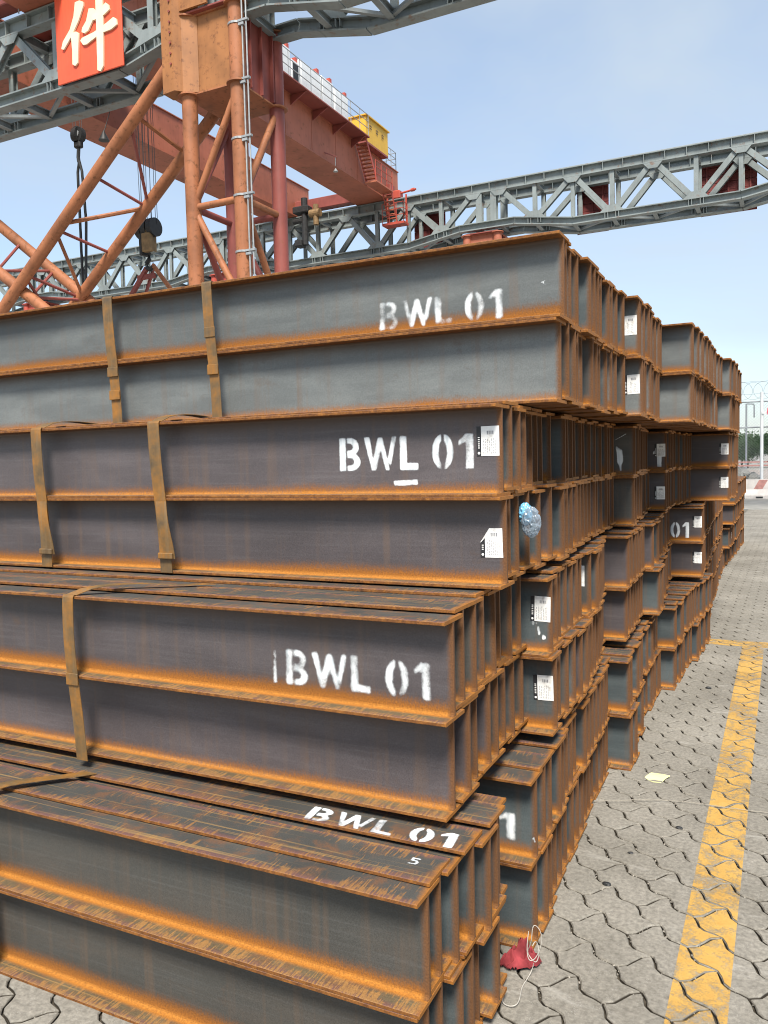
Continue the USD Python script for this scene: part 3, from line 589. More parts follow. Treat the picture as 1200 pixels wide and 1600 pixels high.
    if key == (0, 'A', 1, 3):    # lettering on the flange top
        zt = q['z']+BH+0.0012
        P = [onz(*p, zt) for p in ((466, 1282), (716, 1325))]
        fl = LineString([(0, 0), (1, 0)])
        x0 = onz(469, 1283, zt)[0]-q['x']; x1 = onz(712, 1326, zt)[0]-q['x']
        spray(numbered(path, 'sprayed_lettering'), affinity.skew(line_shape('BWL 01'), xs=-4, origin=(0, 0)), [x0-0.01, -0.070, BH+0.0012], [1, 0, 0], [0, 1, 0], x1-x0, 0.088, blur=0.7, halo=1.5, wear=0.35)
    if key == (0, 'A', 1, 1):
        zt = q['z']+BH+0.0012
        x0 = onz(646, 1338, zt)[0]-q['x']
        spray(numbered(path, 'sprayed_lettering'), glyph('5')[0], [x0, 0.0, BH+0.0012], [1, 0, 0], [0, 1, 0], 0.030, 0.036, cell=0.0018, blur=0.5, halo=1)
MARK_KEYS = {(3, 'A', 1, 0): 'grey I-beam sprayed BWL 01 at the top of the stack, above every other sprayed beam',
    (2, 'A', 1, 0): 'purple-grey I-beam sprayed BWL 01 with a paper label at its end',
    (2, 'A', 0, 0): 'purple-grey I-beam with a half-peeled paper label and no sprayed letters',
    (1, 'A', 1, 0): 'purple-grey I-beam sprayed BWL 01 beside a stray white bar, below the overhanging straps',
    (0, 'B', 1, 0): 'blue-grey I-beam with a lone white figure 1 on its web near the ground',
    (1, 'B', 1, 0): 'dark I-beam with a tilted label above a splash of white paint',
    (1, 'B', 0, 0): 'dark I-beam with a tidy label right below the paint-splashed one',
    (1, 'B', 1, 7): 'I-beam whose white label is half hidden behind neighbouring webs, right of the paint-splashed beam',
    (3, 'B', 1, 0): 'top-row I-beam with a white label against the sky',
    (3, 'B', 0, 0): 'I-beam with a black-banded label in the row under the sky-side label',
    (2, 'B', 1, 0): 'shaded I-beam with a long white paint smear on its web',
    (2, 'C', 1, 0): 'shaded I-beam with a sprayed 1 half covered by a paper label',
    (2, 'C', 0, 0): 'I-beam with a label, right under the one with the covered 1',
    (2, 'C', 1, 5): 'I-beam showing a white sliver of label right of the covered 1',
    (2, 'C', 0, 5): 'I-beam showing a white sliver of label in the row below the other sliver',
    (2, 'D', 1, 0): 'I-beam with a label high at the far right end of the shaded tier',
    (2, 'D', 0, 0): 'I-beam with a label just below the highest far-right label',
    (1, 'E', 1, 0): 'I-beam sprayed 01 with a label, far along the aisle',
    (1, 'E', 0, 0): 'I-beam with a label, directly under the one sprayed 01',
    (1, 'F', 1, 0): 'labelled I-beam at the front of the farthest bundle, upper row',
    (1, 'F', 0, 6): 'labelled I-beam low in the farthest bundle of the third tier',
    (0, 'F', 1, 4): 'labelled I-beam nearest the ground in the farthest bundle',
    (0, 'A', 1, 3): 'I-beam with BWL 01 sprayed along the top of its flange',
    (0, 'A', 1, 1): 'I-beam with a small white squiggle on its flange top, in front of the lettered flange',
    (3, 'A', 0, 0): 'plain grey I-beam under the topmost sprayed beam',
    (1, 'A', 0, 0): 'plain purple-grey I-beam under the one with the stray white bar',
    (0, 'A', 1, 0): 'nearest I-beam on top of the bottom bundle, plain dark web',
    (0, 'A', 0, 0): 'nearest I-beam lying on the paving, brown stained web'}
beams.sort(key=lambda q: q['d'])
order = {}
for q in beams: order[(q['t'], q['b'], q['row'], q['i'])] = q
singles = beams[:300]
keys300 = {(q['t'], q['b'], q['row'], q['i']) for q in singles}
extra_marked = [q for q in beams[300:] if (q['t'], q['b'], q['row'], q['i']) in MARK_KEYS]
if extra_marked:
    singles = beams[:300-len(extra_marked)]+extra_marked
single_ids = {id(q) for q in singles}
GROUP = 'steel I-beams piled along the paved aisle'
first = {}
for q in singles:
    key = (q['t'], q['b'], q['row'], q['i'])
    lab = MARK_KEYS.get(key) or f"rusty I-beam, {ORD[q['i']]} in the {'upper' if q['row'] else 'lower'} row of the {BUN[q['b']]} bundle, {TIER[q['t']]}"
    path = thing('steel_section', lab, 'steel beam', GROUP, (q['x'], q['y'], q['z']))
    if key in MARK_KEYS:
        beam_parts(path, q['v']); add_marks(q, path)
    elif q['v'] not in first:
        beam_parts(path, q['v']); first[q['v']] = path
    else:
        pr = stage.GetPrimAtPath(path)
        pr.GetReferences().AddInternalReference(first[q['v']]); pr.SetInstanceable(True)
rest_b = [q for q in beams if id(q) not in single_ids]
if rest_b:
    far = thing('far_steel_sections', 'far part of the I-beam stack where single beams merge into rusty ribs', 'steel beams', kind='stuff')
    for vnt in WEBM:
        B = [q for q in rest_b if q['v'] == vnt]
        for nm, (v, f), mt in (('web', WEB_VF, WEBM[vnt]), ('flange', TOPF_VF, FTOP), ('flange', BOTF_VF, FBOT)):
            V = np.concatenate([v+[q['x'], q['y'], q['z']] for q in B]); Fc = np.concatenate([f+len(v)*k for k in range(len(B))])
            p = rawmesh(numbered(far, nm), V, Fc, mt, rest=np.tile(v, (len(B), 1))); tag(p, kind='stuff')

# ------------------------------------------------------------------ straps around the bundles
STRAP = mat('strap_steel', {
    'ge': ('geometry', {}), 'n': ('noise_texture', {'scale': 9.0, 'detail': 5, 'roughness': 0.65}), 'm': ('mapping', {'scale': (90.0, 60.0, 4.0)}), 'n2': ('noise_texture', {'scale': 1.0, 'detail': 4}),
    'r': ('rgb_ramp', {'ramp': [(0.28, (0.065, 0.043, 0.022)), (0.44, (0.120, 0.070, 0.025)), (0.56, (0.190, 0.088, 0.018)), (0.70, (0.28, 0.115, 0.014))]}),
    'k': ('map_range', {'from_min': 0.5, 'from_max': 0.75, 'to_min': 0, 'to_max': 0.5, 'clamp': True}), 'x': ('mix_color', {'b': (0.16, 0.115, 0.062)}),
    'p': ('principled_bsdf', {'roughness': 0.55, 'specular_ior_level': 0.5})},
    [('ge.position', 'n.vector'), ('n.fac', 'r.fac'), ('ge.position', 'm.vector'), ('m.vector', 'n2.vector'), ('n2.fac', 'k.value'), ('k.result', 'x.fac'), ('r.color', 'x.a'), ('x.result', 'p.base_color')])
def strap(t, px, w, label, back=0.5, lean=0.0, bow=0.0, clips=(), doubled=False, skew=0.0, down=True):
    """flat steel band from the bundle's top over the front flange edge and down past the two beams"""
    B = [b for b in BUNDLES if b[0] == t and b[1] == 'A'][0]
    yf = B[2]+0.0105-BW/2-0.003; zt = ZB[t]+2*BH
    X = ony(px[0], px[1], yf)[0]
    pts = []
    for s in np.linspace(1, 0, 10):
        arch = (0.012 if t else 0.004)*math.sin(math.pi*min(1, s*1.3)) + (0.012 if t else 0.020)
        pts.append((X+skew*s, yf+0.012+back*s, zt+RAISE*min(1, s*4)+arch*(1 if s > 0 else 0.2)))
    pts.append((X, yf+0.001, zt+0.004)); pts.append((X, yf-0.004, zt-0.004))
    if down:
        for s in np.linspace(0.04, 1, 22):
            pts.append((X+lean*s+bow*math.sin(math.pi*s), yf-0.005-0.004*math.sin(2*math.pi*s), zt-2*BH*s+0.004))
    path = thing('steel_strap', label, 'strap', 'steel straps tied round the beam bundles')
    mesh(path, 'band', ribbon(pts, [1, 0, 0], w, 0.0022), STRAP)
    for c in clips:
        z = zt-2*BH*c; xx = X+lean*c+bow*math.sin(math.pi*c)
        mesh(path, 'clip', cbox(xx-w*0.55, xx+w*0.55, yf-0.0125, yf-0.0065, z-0.022, z+0.022, 0.002), STRAP)
    if doubled:
        pp = [(X+0.016+lean*s+0.02*(s-0.5)+0.004*math.sin(9*s), yf-0.014-0.005*math.sin(12*s), zt-2*BH*s) for s in np.linspace(0.52, 0.90, 14)]
        mesh(path, 'lapped_end', ribbon(pp, [1, 0.15, 0], w*0.8, 0.003), STRAP)
        s = 0.88; xx = X+lean*s+0.01
        mesh(path, 'clip', [cbox(xx-w*0.62, xx+w*0.62, yf-0.020, yf-0.006, zt-2*BH*s-0.012, zt-2*BH*s+0.012, 0.003)], STRAP)
strap(3, (168, 470), 0.058, 'rusty steel strap on the top tier, left of the other top strap', lean=0.035, clips=(0.58, 0.76), skew=0.10, back=0.75)
strap(3, (323, 443), 0.052, 'rusty steel strap on the top tier, nearer the sprayed letters', lean=0.035, clips=(0.36, 0.63), skew=0.10, back=0.75)
strap(2, (57, 672), 0.060, 'lapped steel strap at the left edge, second tier from the top', lean=0.030, doubled=True, skew=0.05, back=0.4)
strap(2, (240, 662), 0.058, 'lapped steel strap on the second tier, right of its twin', lean=0.040, doubled=True, skew=0.05, back=0.4)
strap(1, (107, 930), 0.052, 'steel strap curving over the flange tops and down past the letterless left part', lean=0.035, bow=-0.01, clips=(0.5,), skew=0.42, back=0.26)
strap(0, (-40, 1205), 0.055, 'steel strap lying over the bottom bundle at the far left', lean=0.02, skew=0.25, back=0.26)

# ------------------------------------------------------------------ the ground
CONC = mat('paver_concrete', {
    'ge': ('geometry', {}), 'at': ('attribute', {'attribute': 'rest'}),
    'n1': ('noise_texture', {'scale': 1.3, 'detail': 5, 'roughness': 0.6}), 'r1': ('rgb_ramp', {'ramp': [(0.30, (0.200, 0.182, 0.150)), (0.5, (0.252, 0.231, 0.193)), (0.70, (0.308, 0.284, 0.240))]}),
    'ri': ('map_range', {'from_min': 0, 'from_max': 1, 'to_min': 0.80, 'to_max': 1.16}), 'ci': ('combine_color', {}), 'xi': ('mix_color', {'blend_type': 'multiply', 'fac': 1.0}),
    'n2': ('noise_texture', {'scale': 55.0, 'detail': 6, 'roughness': 0.7}), 'k2': ('map_range', {'from_min': 0.28, 'from_max': 0.72, 'to_min': 0.60, 'to_max': 1.40}), 'c2': ('combine_color', {}), 'x2': ('mix_color', {'blend_type': 'multiply', 'fac': 1.0}),
    'v': ('voronoi_texture', {'scale': 210.0}), 'kv': ('map_range', {'from_min': 0.10, 'from_max': 0.22, 'to_min': 0.75, 'to_max': 0.0, 'clamp': True}), 'nv': ('noise_texture', {'scale': 22.0, 'detail': 3}), 'kn': ('map_range', {'from_min': 0.5, 'from_max': 0.62, 'to_min': 0.0, 'to_max': 1.0, 'clamp': True}), 'mv': ('math', {'math_type': 'multiply'}), 'xv': ('mix_color', {'b': (0.55, 0.53, 0.49)}),
    'm4': ('mapping', {'scale': (2.0, 5.5, 1.0)}), 'n4': ('noise_texture', {'scale': 1.0, 'detail': 7, 'roughness': 0.72, 'distortion': 0.5}), 'k4': ('map_range', {'from_min': 0.60, 'from_max': 0.74, 'to_min': 0.0, 'to_max': 0.65, 'clamp': True}), 'x4': ('mix_color', {'b': (0.42, 0.40, 0.355)}),
    'n5': ('noise_texture', {'scale': 3.1, 'detail': 6, 'roughness': 0.7}), 'k5': ('map_range', {'from_min': 0.58, 'from_max': 0.78, 'to_min': 0.0, 'to_max': 0.5, 'clamp': True}), 'x5': ('mix_color', {'b': (0.12, 0.11, 0.095)}),
    'sz': ('separate_xyz', {}), 'kz': ('map_range', {'range_type': 'smoothstep', 'from_min': -0.0060, 'from_max': -0.0016, 'to_min': 1.0, 'to_max': 0.0, 'clamp': True}), 'xz': ('mix_color', {'b': (0.046, 0.039, 0.029)}),
    'bm': ('bump', {'strength': 0.6, 'distance': 0.004}),
    'p': ('principled_bsdf', {'roughness': 0.9, 'specular_ior_level': 0.25})},
    [('ge.position', 'n1.vector'), ('n1.fac', 'r1.fac'), ('ge.random_per_island', 'ri.value'), ('ri.result', 'ci.r'), ('ri.result', 'ci.g'), ('ri.result', 'ci.b'), ('r1.color', 'xi.a'), ('ci.color', 'xi.b'),
     ('ge.position', 'n2.vector'), ('n2.fac', 'k2.value'), ('k2.result', 'c2.r'), ('k2.result', 'c2.g'), ('k2.result', 'c2.b'), ('xi.result', 'x2.a'), ('c2.color', 'x2.b'),
     ('ge.position', 'v.vector'), ('v.distance', 'kv.value'), ('ge.position', 'nv.vector'), ('nv.fac', 'kn.value'), ('kv.result', 'mv.value1'), ('kn.result', 'mv.value2'), ('mv.value', 'xv.fac'), ('x2.result', 'xv.a'),
     ('ge.position', 'm4.vector'), ('m4.vector', 'n4.vector'), ('n4.fac', 'k4.value'), ('k4.result', 'x4.fac'), ('xv.result', 'x4.a'),
     ('ge.position', 'n5.vector'), ('n5.fac', 'k5.value'), ('k5.result', 'x5.fac'), ('x4.result', 'x5.a'),
     ('n2.fac', 'bm.height'), ('bm.normal', 'p.normal'), ('ge.position', 'sz.vector'), ('sz.z', 'kz.value'), ('kz.result', 'xz.fac'), ('x5.result', 'xz.a'), ('xz.result', 'p.base_color')])
SAND = plain('joint_sand', (0.052, 0.044, 0.033), 0.95, 0.45, 60, spec=0.1)
GRIT = plain('joint_grit', (0.27, 0.245, 0.205), 0.9, 0.5, 90, spec=0.2)
YELLOW = mat('yellow_paint', {
    'ge': ('geometry', {}), 'n': ('noise_texture', {'scale': 17.0, 'detail': 8, 'roughness': 0.75}), 'n2': ('noise_texture', {'scale': 2.8, 'detail': 4, 'roughness': 0.6}), 'n3': ('noise_texture', {'scale': 160.0, 'detail': 3}),
    'a': ('math', {'math_type': 'multiply_add', 'value2': 0.55}), 'a2': ('math', {'math_type': 'multiply_add', 'value2': 0.35}),
    'k': ('map_range', {'range_type': 'smoothstep', 'from_min': 0.86, 'from_max': 1.10, 'to_min': 0.95, 'to_max': 0.12, 'clamp': True}),
    'r': ('rgb_ramp', {'ramp': [(0.3, (0.40, 0.225, 0.055)), (0.5, (0.49, 0.292, 0.075)), (0.7, (0.53, 0.36, 0.14))]}),
    'tr': ('transparent_bsdf', {}), 'p': ('principled_bsdf', {'roughness': 0.75, 'specular_ior_level': 0.3}), 'm': ('mix_closure', {})},
    [('ge.position', 'n.vector'), ('ge.position', 'n2.vector'), ('ge.position', 'n3.vector'), ('n2.fac', 'a.value1'), ('n.fac', 'a.value3'), ('n3.fac', 'a2.value1'), ('a.value', 'a2.value3'), ('a2.value', 'k.value'), ('k.result', 'm.fac'),
     ('n.fac', 'r.fac'), ('r.color', 'p.base_color'), ('tr.BSDF', 'm.closure1'), ('p.BSDF', 'm.closure2')], surface='m.closure')

PA, PB = 0.285, 0.1465                       # paver length along e1, pitch along e2
E1, E2 = np.array([1, -1])/math.sqrt(2), np.array([1, 1])/math.sqrt(2)
def wave(u):                                # rounded zigzag of the long joints
    s = (u/(PA/2)) % 1.0
    tri = 4*abs(s-0.5)-1
    return 0.0145*math.sin(tri*math.pi/2)
def wave2(w): return 0.009*math.sin(2*math.pi*w/PB)
def paver_outline(n=11, m=5):
    P = []
    for u in np.linspace(0, PA, n)[:-1]: P.append((u, 0.0))
    for w in np.linspace(0, PB, m)[:-1]: P.append((PA, w))
    for u in np.linspace(PA, 0, n)[:-1]: P.append((u, PB))
    for w in np.linspace(PB, 0, m)[:-1]: P.append((0, w))
    return [(u+wave2(w), w+wave(u)) for u, w in P]
OUT = Polygon(paver_outline())
def paver_rings():
    base = np.array(OUT.exterior.coords)[:-1]
    if not OUT.exterior.is_ccw: base = base[::-1]
    nx = np.roll(base, -1, 0)-np.roll(base, 1, 0); nx /= np.linalg.norm(nx, axis=1, keepdims=True)
    nrm = np.stack([-nx[:, 1], nx[:, 0]], 1)            # inward
    return base+nrm*0.0039, base+nrm*0.0078
R1, R2 = paver_rings()
NP_ = len(R1)
CEN = R1.mean(0)
def paver(k, mm, r):
    """one stone: (vertices, faces, top outline polygon in world xy, tilt function)"""
    u0 = -2.378+PA*mm+(PA/2 if k % 2 else 0); w0 = 1.375+PB*k
    def W(p):
        p = np.asarray(p); return (p[:, :1]+u0)*E1+(p[:, 1:2]+w0)*E2
    j1, j2 = W(R1+nrg_p.normal(0, 0.0009, R1.shape)), W(R2)
    c = W(CEN[None])[0]
    sx, sy, dz = r.gauss(0, 0.005), r.gauss(0, 0.005), min(0.0022, abs(r.gauss(0, 0.0009)))
    zt = lambda q: dz+sx*(q[:, 0]-c[0])+sy*(q[:, 1]-c[1])
    v = np.vstack([np.c_[j1, np.full(NP_, -0.03)], np.c_[j1, zt(j1)-0.0052], np.c_[j2, zt(j2)], [[c[0], c[1], dz+0.0004]]])
    f = []
    for i in range(NP_):
        q = (i+1) % NP_
        f += [(i, q, NP_+q), (i, NP_+q, NP_+i), (NP_+i, NP_+q, 2*NP_+q), (NP_+i, 2*NP_+q, 2*NP_+i), (2*NP_+i, 2*NP_+q, 3*NP_)]
    return v, np.array(f), j2, c, (sx, sy, dz)
nrg_p = np.random.default_rng(11)
r_p = random.Random(3)
cand = []
for k in range(-40, 330):
    for mm in range(-160, 60):
        u, w = -2.378+PA*(mm+0.5), 1.375+PB*k
        x, y = u*E1[0]+w*E2[0], u*E1[1]+w*E2[1]
        if -2.6 < x < 2.3 and 0.6 < y < 27 and not (x < -1.15 and y > 2.6):
            d = np.array([x, y, -CAM_Z]); wdep = d@CF
            if wdep <= 0.3: vis = False; sx = sy = 0
            else: sx, sy = 600+F_PX*(d@CR)/wdep, 800-F_PX*(d@CU)/wdep; vis = -60 < sx < 1260 and sy < 1680 and not (x < -0.98 and not (y < 2.0 and x < -1.5))
            cand.append((0 if vis else 1, wdep if wdep > 0 else 99, k, mm))
cand.sort()
pave = UsdGeom.Xform.Define(stage, '/World/pavement'); tag(pave, 'grey interlocking paving stones with wavy joints beside the beams', 'pavement', kind='structure')
STRIP = [Polygon([(-0.312, -1.0), (-0.140, -1.0), (-0.140, 7.95), (-0.312, 7.95)]), Polygon([(-1.05, 7.72), (1.6, 7.72), (1.6, 7.95), (-1.05, 7.95)])]
STRIP = unary_union(STRIP)
SV, SF, n0 = [], [], 0
paint = []
nind = 0
for vis, dd, k, mm in cand:
    v, f, top2, c, (sx, sy, dz) = paver(k, mm, r_p)
    if vis == 0 and nind < 300:
        mesh('/World/pavement', 'paving_stone', (v, f), CONC); nind += 1
    else:
        SV.append(v); SF.append(f+n0); n0 += len(v)
    if -1.3 < c[0] < 1.8 and c[1] < 8.2:
        inter = Polygon(top2).buffer(0.002).intersection(STRIP)
        for pg in polys(inter):
            if pg.area < 1e-5: continue
            tv, tf = trimesh.creation.triangulate_polygon(pg, engine='earcut')
            z = dz+sx*(tv[:, 0]-c[0])+sy*(tv[:, 1]-c[1])+0.0016
            a = np.c_[tv, z]
            cr = np.cross(a[tf[:, 1]]-a[tf[:, 0]], a[tf[:, 2]]-a[tf[:, 0]])[:, 2] < 0
            tf = tf.copy(); tf[cr] = tf[cr][:, ::-1]
            paint.append((a, tf))
p = mesh('/World/pavement', 'paving_stones', (np.vstack(SV), np.vstack(SF)), CONC, kind='stuff')
mesh('/World/pavement', 'joint_bed', bx(-2.9, 2.6, 0.3, 27.2, -0.06, -0.013), SAND)
off = 0; PV, PF = [], []
for a, tf in paint: PV.append(a); PF.append(tf+off); off += len(a)
top('yellow_line', (np.vstack(PV), np.vstack(PF)), YELLOW, 'worn yellow line painted along the paving with a cross bar far along', 'road marking', kind='structure')
# grit lying in the joints and on the stones near the viewer
GV, GF, n0 = [], [], 0
octa = np.array([[1, 0, 0], [-1, 0, 0], [0, 1, 0], [0, -1, 0], [0, 0, 1], [0, 0, -1]], float); octf = np.array([[0, 2, 4], [2, 1, 4], [1, 3, 4], [3, 0, 4], [2, 0, 5], [1, 2, 5], [3, 1, 5], [0, 3, 5]])
bp = np.array(OUT.exterior.coords)
for vis, dd, k, mm in cand:
    if vis or dd > 6: continue
    u0 = -2.378+PA*mm+(PA/2 if k % 2 else 0); w0 = 1.375+PB*k
    dens = meshkit.fbm(np.array([[u0*2.0, w0*2.0, 3.3]]), 3)[0]
    for _ in range(int(70*max(0, dens-0.36))):
        i = nrg.integers(0, len(bp)-1); t_ = nrg.random()
        q = bp[i]*(1-t_)+bp[i+1]*t_+nrg.normal(0, 0.0045, 2)
        xy = (q[0]+u0)*E1+(q[1]+w0)*E2
        s = nrg.uniform(0.0018, 0.0052)
        R = trimesh.transformations.random_rotation_matrix(nrg.random(3))[:3, :3]
        GV.append((octa*nrg.uniform(0.6, 1.2, (6, 1))*s)@R.T+[xy[0], xy[1], -0.0055+s*0.4]); GF.append(octf+n0); n0 += 6
top('joint_gravel', (np.vstack(GV), np.vstack(GF)), GRIT, 'fine gravel caught in the paving joints', 'gravel', kind='stuff')
YARD = plain('yard_concrete', (0.25, 0.24, 0.215), 0.92, 0.2, 2.0, spec=0.2)
def yard():
    # one sheet with a hole where the paving lies
    g = Polygon([(-600, -300), (600, -300), (600, 900), (-600, 900)]).difference(sbox(-2.89, 2.59, 0.31, 27.19))
    tv, tf = trimesh.creation.triangulate_polygon(sbox(-600, -300, 600, 900).difference(sbox(-2.88, 0.32, 2.58, 27.18)), engine='earcut')
    a = np.c_[tv, np.full(len(tv), -0.004)]
    cr = np.cross(a[tf[:, 1]]-a[tf[:, 0]], a[tf[:, 2]]-a[tf[:, 0]])[:, 2] < 0
    tf = tf.copy(); tf[cr] = tf[cr][:, ::-1]
    return a, tf
top('ground', yard(), YARD, kind='structure')

# ------------------------------------------------------------------ gantry runway, columns, bridge crane
TRUSS = painted('grey_green_paint', (0.205, 0.232, 0.226), 0.5, 0.3, 0.3, 0.6)
TRUSSD = painted('shop_grey_paint', (0.22, 0.245, 0.245), 0.5, 0.2, 0.1, 0.6)
ORANGE = painted('orange_column_paint', (0.315, 0.116, 0.048), 0.65, 0.38, 0.5, 0.9)
OCHRE = painted('ochre_plate_paint', (0.295, 0.122, 0.040), 0.6, 0.32, 0.45, 0.9)
REDP = painted('red_oxide_paint', (0.24, 0.062, 0.048), 0.55, 0.25, 0.2, 0.8)
GIRD = painted('girder_orange_paint', (0.37, 0.118, 0.066), 0.6, 0.3, 0.35, 0.5)
DARKB = painted('dark_red_board', (0.17, 0.030, 0.026), 0.6, 0.3, 0.1, 1.5)
SIGNR = painted('sign_red', (0.70, 0.095, 0.040), 0.5, 0.1, 0.0, 0.8)
CREAM = plain('sign_cream', (0.72, 0.64, 0.44), 0.5, 0.08, 3)
YEL = painted('cabin_yellow', (0.62, 0.36, 0.035), 0.5, 0.12, 0.05, 1.0)
WHITE = plain('cabinet_white', (0.70, 0.71, 0.70), 0.5, 0.06, 2)
RAIL = plain('galvanised_rail', (0.30, 0.31, 0.31), 0.5, 0.15, 8, metallic=0.3)
BLACK = plain('greasy_black', (0.022, 0.022, 0.022), 0.5, 0.3, 8)
MACH = plain('machine_ochre', (0.20, 0.125, 0.055), 0.6, 0.35, 4)
ROPE = plain('wire_rope', (0.07, 0.07, 0.072), 0.5, 0.2, 20)
REDRAIL = painted('stair_red', (0.40, 0.07, 0.045), 0.5, 0.15, 0.1, 2.0)
ZB0, ZBS, ZT = 14.08, 14.58, 17.08
S0, SPAN = -14.9, 17.8
def runway(Y0, Y1, xa, xb, label, ZB0=ZB0, ZBS=ZBS, reach=3.2):
    def zbot(x):
        u = (x-S0) % SPAN; u = min(u, SPAN-u)
        return ZBS if u <= 1.6 else (ZBS+(ZB0-ZBS)*min(1, (u-1.6)/reach))
    path = thing('runway_truss', label, 'crane runway', 'crane runways')
    CH, CW = 0.52, 0.42
    xs = [xa]
    ks = range(math.floor((xa-S0)/SPAN)-1, math.ceil((xb-S0)/SPAN)+2)
    for k in ks:
        for o in (-1.6-reach, -1.6, 1.6, 1.6+reach):
            x = S0+SPAN*k+o
            if xa < x < xb: xs.append(x)
    xs = sorted(xs+[xb])
    for Y in (Y0, Y1):
        mesh(path, 'top_chord', ibar((xa, Y, ZT-CH/2), (xb, Y, ZT-CH/2), CW, CH, 0.05), TRUSS)
        mesh(path, 'bottom_chord', [ibar((a, Y, zbot(a)+0.2), (b, Y, zbot(b)+0.2), CW, 0.40, 0.05) for a, b in zip(xs[:-1], xs[1:])], TRUSS)
        # stiffeners on the chords
        st = []
        for x in np.arange(xa+0.6, xb, 1.03):
            st.append(bx(x-0.015, x+0.015, Y-CW/2+0.01, Y+CW/2-0.01, ZT-CH+0.05, ZT-0.05))
        for k in ks:
            for o in (2.74, 6.85, 10.95, 15.06):
                x = S0+SPAN*k+o
                if xa < x < xb:
                    for d in (-0.35, -0.2, 0.2, 0.35): st.append(bx(x+d-0.014, x+d+0.014, Y-CW/2+0.01, Y+CW/2-0.01, zbot(x)+0.06, zbot(x)+0.34))
        mesh(path, 'chord_stiffeners', st, TRUSS, kind='stuff')
        for k in ks:
            S = S0+SPAN*k
            zt, b = ZT-CH+0.01, lambda x: zbot(x)+0.39
            nodes = [(0.75, 't'), (2.74, 'b'), (4.8, 't'), (6.85, 'b'), (8.9, 't'), (10.95, 'b'), (13.0, 't'), (15.06, 'b'), (17.05, 't')]
            for (u0, k0), (u1, k1) in zip(nodes[:-1], nodes[1:]):
                X0, X1 = S+u0, S+u1
                if X0 < xa or X1 > xb: continue
                za, zb_ = (zt if k0 == 't' else b(X0)), (zt if k1 == 't' else b(X1))
                mesh(path, 'diagonal', hbar((X0+0.1, Y, za), (X1-0.1, Y, zb_), 0.24, 0.27, 0.03, up=(0, 0, 1)), TRUSS)
            for u, kk in nodes:
                X = S+u
                if not xa < X < xb: continue
                if kk == 'b': mesh(path, 'vertical', [hbar((X, Y, b(X)-0.02), (X, Y, zt), 0.22, 0.22, 0.025, up=(1, 0, 0))], TRUSS)
                elif u in (4.8, 13.0): mesh(path, 'vertical', [hbar((X, Y, b(X)-0.02), (X, Y, zt), 0.19, 0.20, 0.025, up=(1, 0, 0))], TRUSS)
                if kk == 't': mesh(path, 'gusset', extrude_xz([(X-0.48, zt), (X+0.48, zt), (X+0.22, zt-0.30), (X-0.22, zt-0.30)], Y-0.205, 0.02), TRUSS)
                else: mesh(path, 'gusset', extrude_xz([(X-0.6, b(X-0.6)), (X+0.6, b(X+0.6)), (X+0.24, b(X)+0.32), (X-0.24, b(X)+0.32)], Y-0.205, 0.02), TRUSS)
            for o in (-0.42, 0.42):
                X = S+o
                if xa < X < xb: mesh(path, 'support_post', hbar((X, Y, ZBS+0.38), (X, Y, zt), 0.34, 0.34, 0.04, up=(1, 0, 0)), TRUSS)
    # floor bracing and deck beams between the two planes
    cross = []
    for k in ks:
        for o in (-0.75, 0.75, 2.74, 4.8, 6.85, 8.9, 10.95, 13.0, 15.06):
            X = S0+SPAN*k+o
            if xa < X < xb:
                for nm_, ib_ in (('cross_beam', ibar((X, Y0+0.2, zbot(X)+0.2), (X, Y1-0.2, zbot(X)+0.2), 0.2, 0.26, 0.03)), ('deck_beam', ibar((X, Y0+0.2, ZT-0.3), (X, Y1-0.2, ZT-0.3), 0.2, 0.3, 0.03))): mesh(path, nm_, ib_, TRUSSD)
        for o in (2.74, 6.85, 10.95):
            X = S0+SPAN*k+o
            if xa < X and X+4.1 < xb:
                za, zc, ze = zbot(X)+0.16, zbot(X+2.05)+0.16, zbot(X+4.1)+0.16
                cross += [bar((X+0.1, Y0+0.25, za), (X+2.0, Y1-0.25, zc), 0.13, 0.10), bar((X+2.1, Y1-0.25, zc), (X+4.0, Y0+0.25, ze), 0.13, 0.10)]
    mesh(path, 'floor_brace', cross, TRUSSD)
    mesh(path, 'crane_rail', [bx(xa, xb, Y-0.04, Y+0.04, ZT+0.002, ZT+0.08) for Y in (Y0,)], RAIL)
    return path
def extrude_xz(P, y, t):
    g = extrude(Polygon(P), t)
    M = np.array([[1, 0, 0, 0], [0, 0, 1, y], [0, 1, 0, 0], [0, 0, 0, 1.0]])
    g.apply_transform(M); g.invert(); return g
Y1A, Y1B, Y2A, Y2B = 20.0, 21.8, 44.0, 45.8          # column rows
runway(Y1A+0.27, Y1B+0.1, -40.0, 8.0, 'grey-green steel lattice runway overhead at the top left, carrying the red sign', 14.28, 14.80, 2.4)
runway(Y2A, Y2B, -74.0, 14.0, 'far grey-green lattice runway crossing the picture behind the beam stack')
# handrail along the near runway
hr = thing('runway_handrail', 'thin grey handrail along the top of the near runway', 'handrail')
for x in np.arange(-39, 8, 2.0): mesh(hr, 'post', tube((x, 19.85, ZT-0.1), (x, 19.85, ZT+1.1), 0.022, 6), RAIL)
for z in (0.55, 1.1): mesh(hr, 'rail', tube((-39.5, 19.85, ZT+z), (7.5, 19.85, ZT+z), 0.022, 6), RAIL)
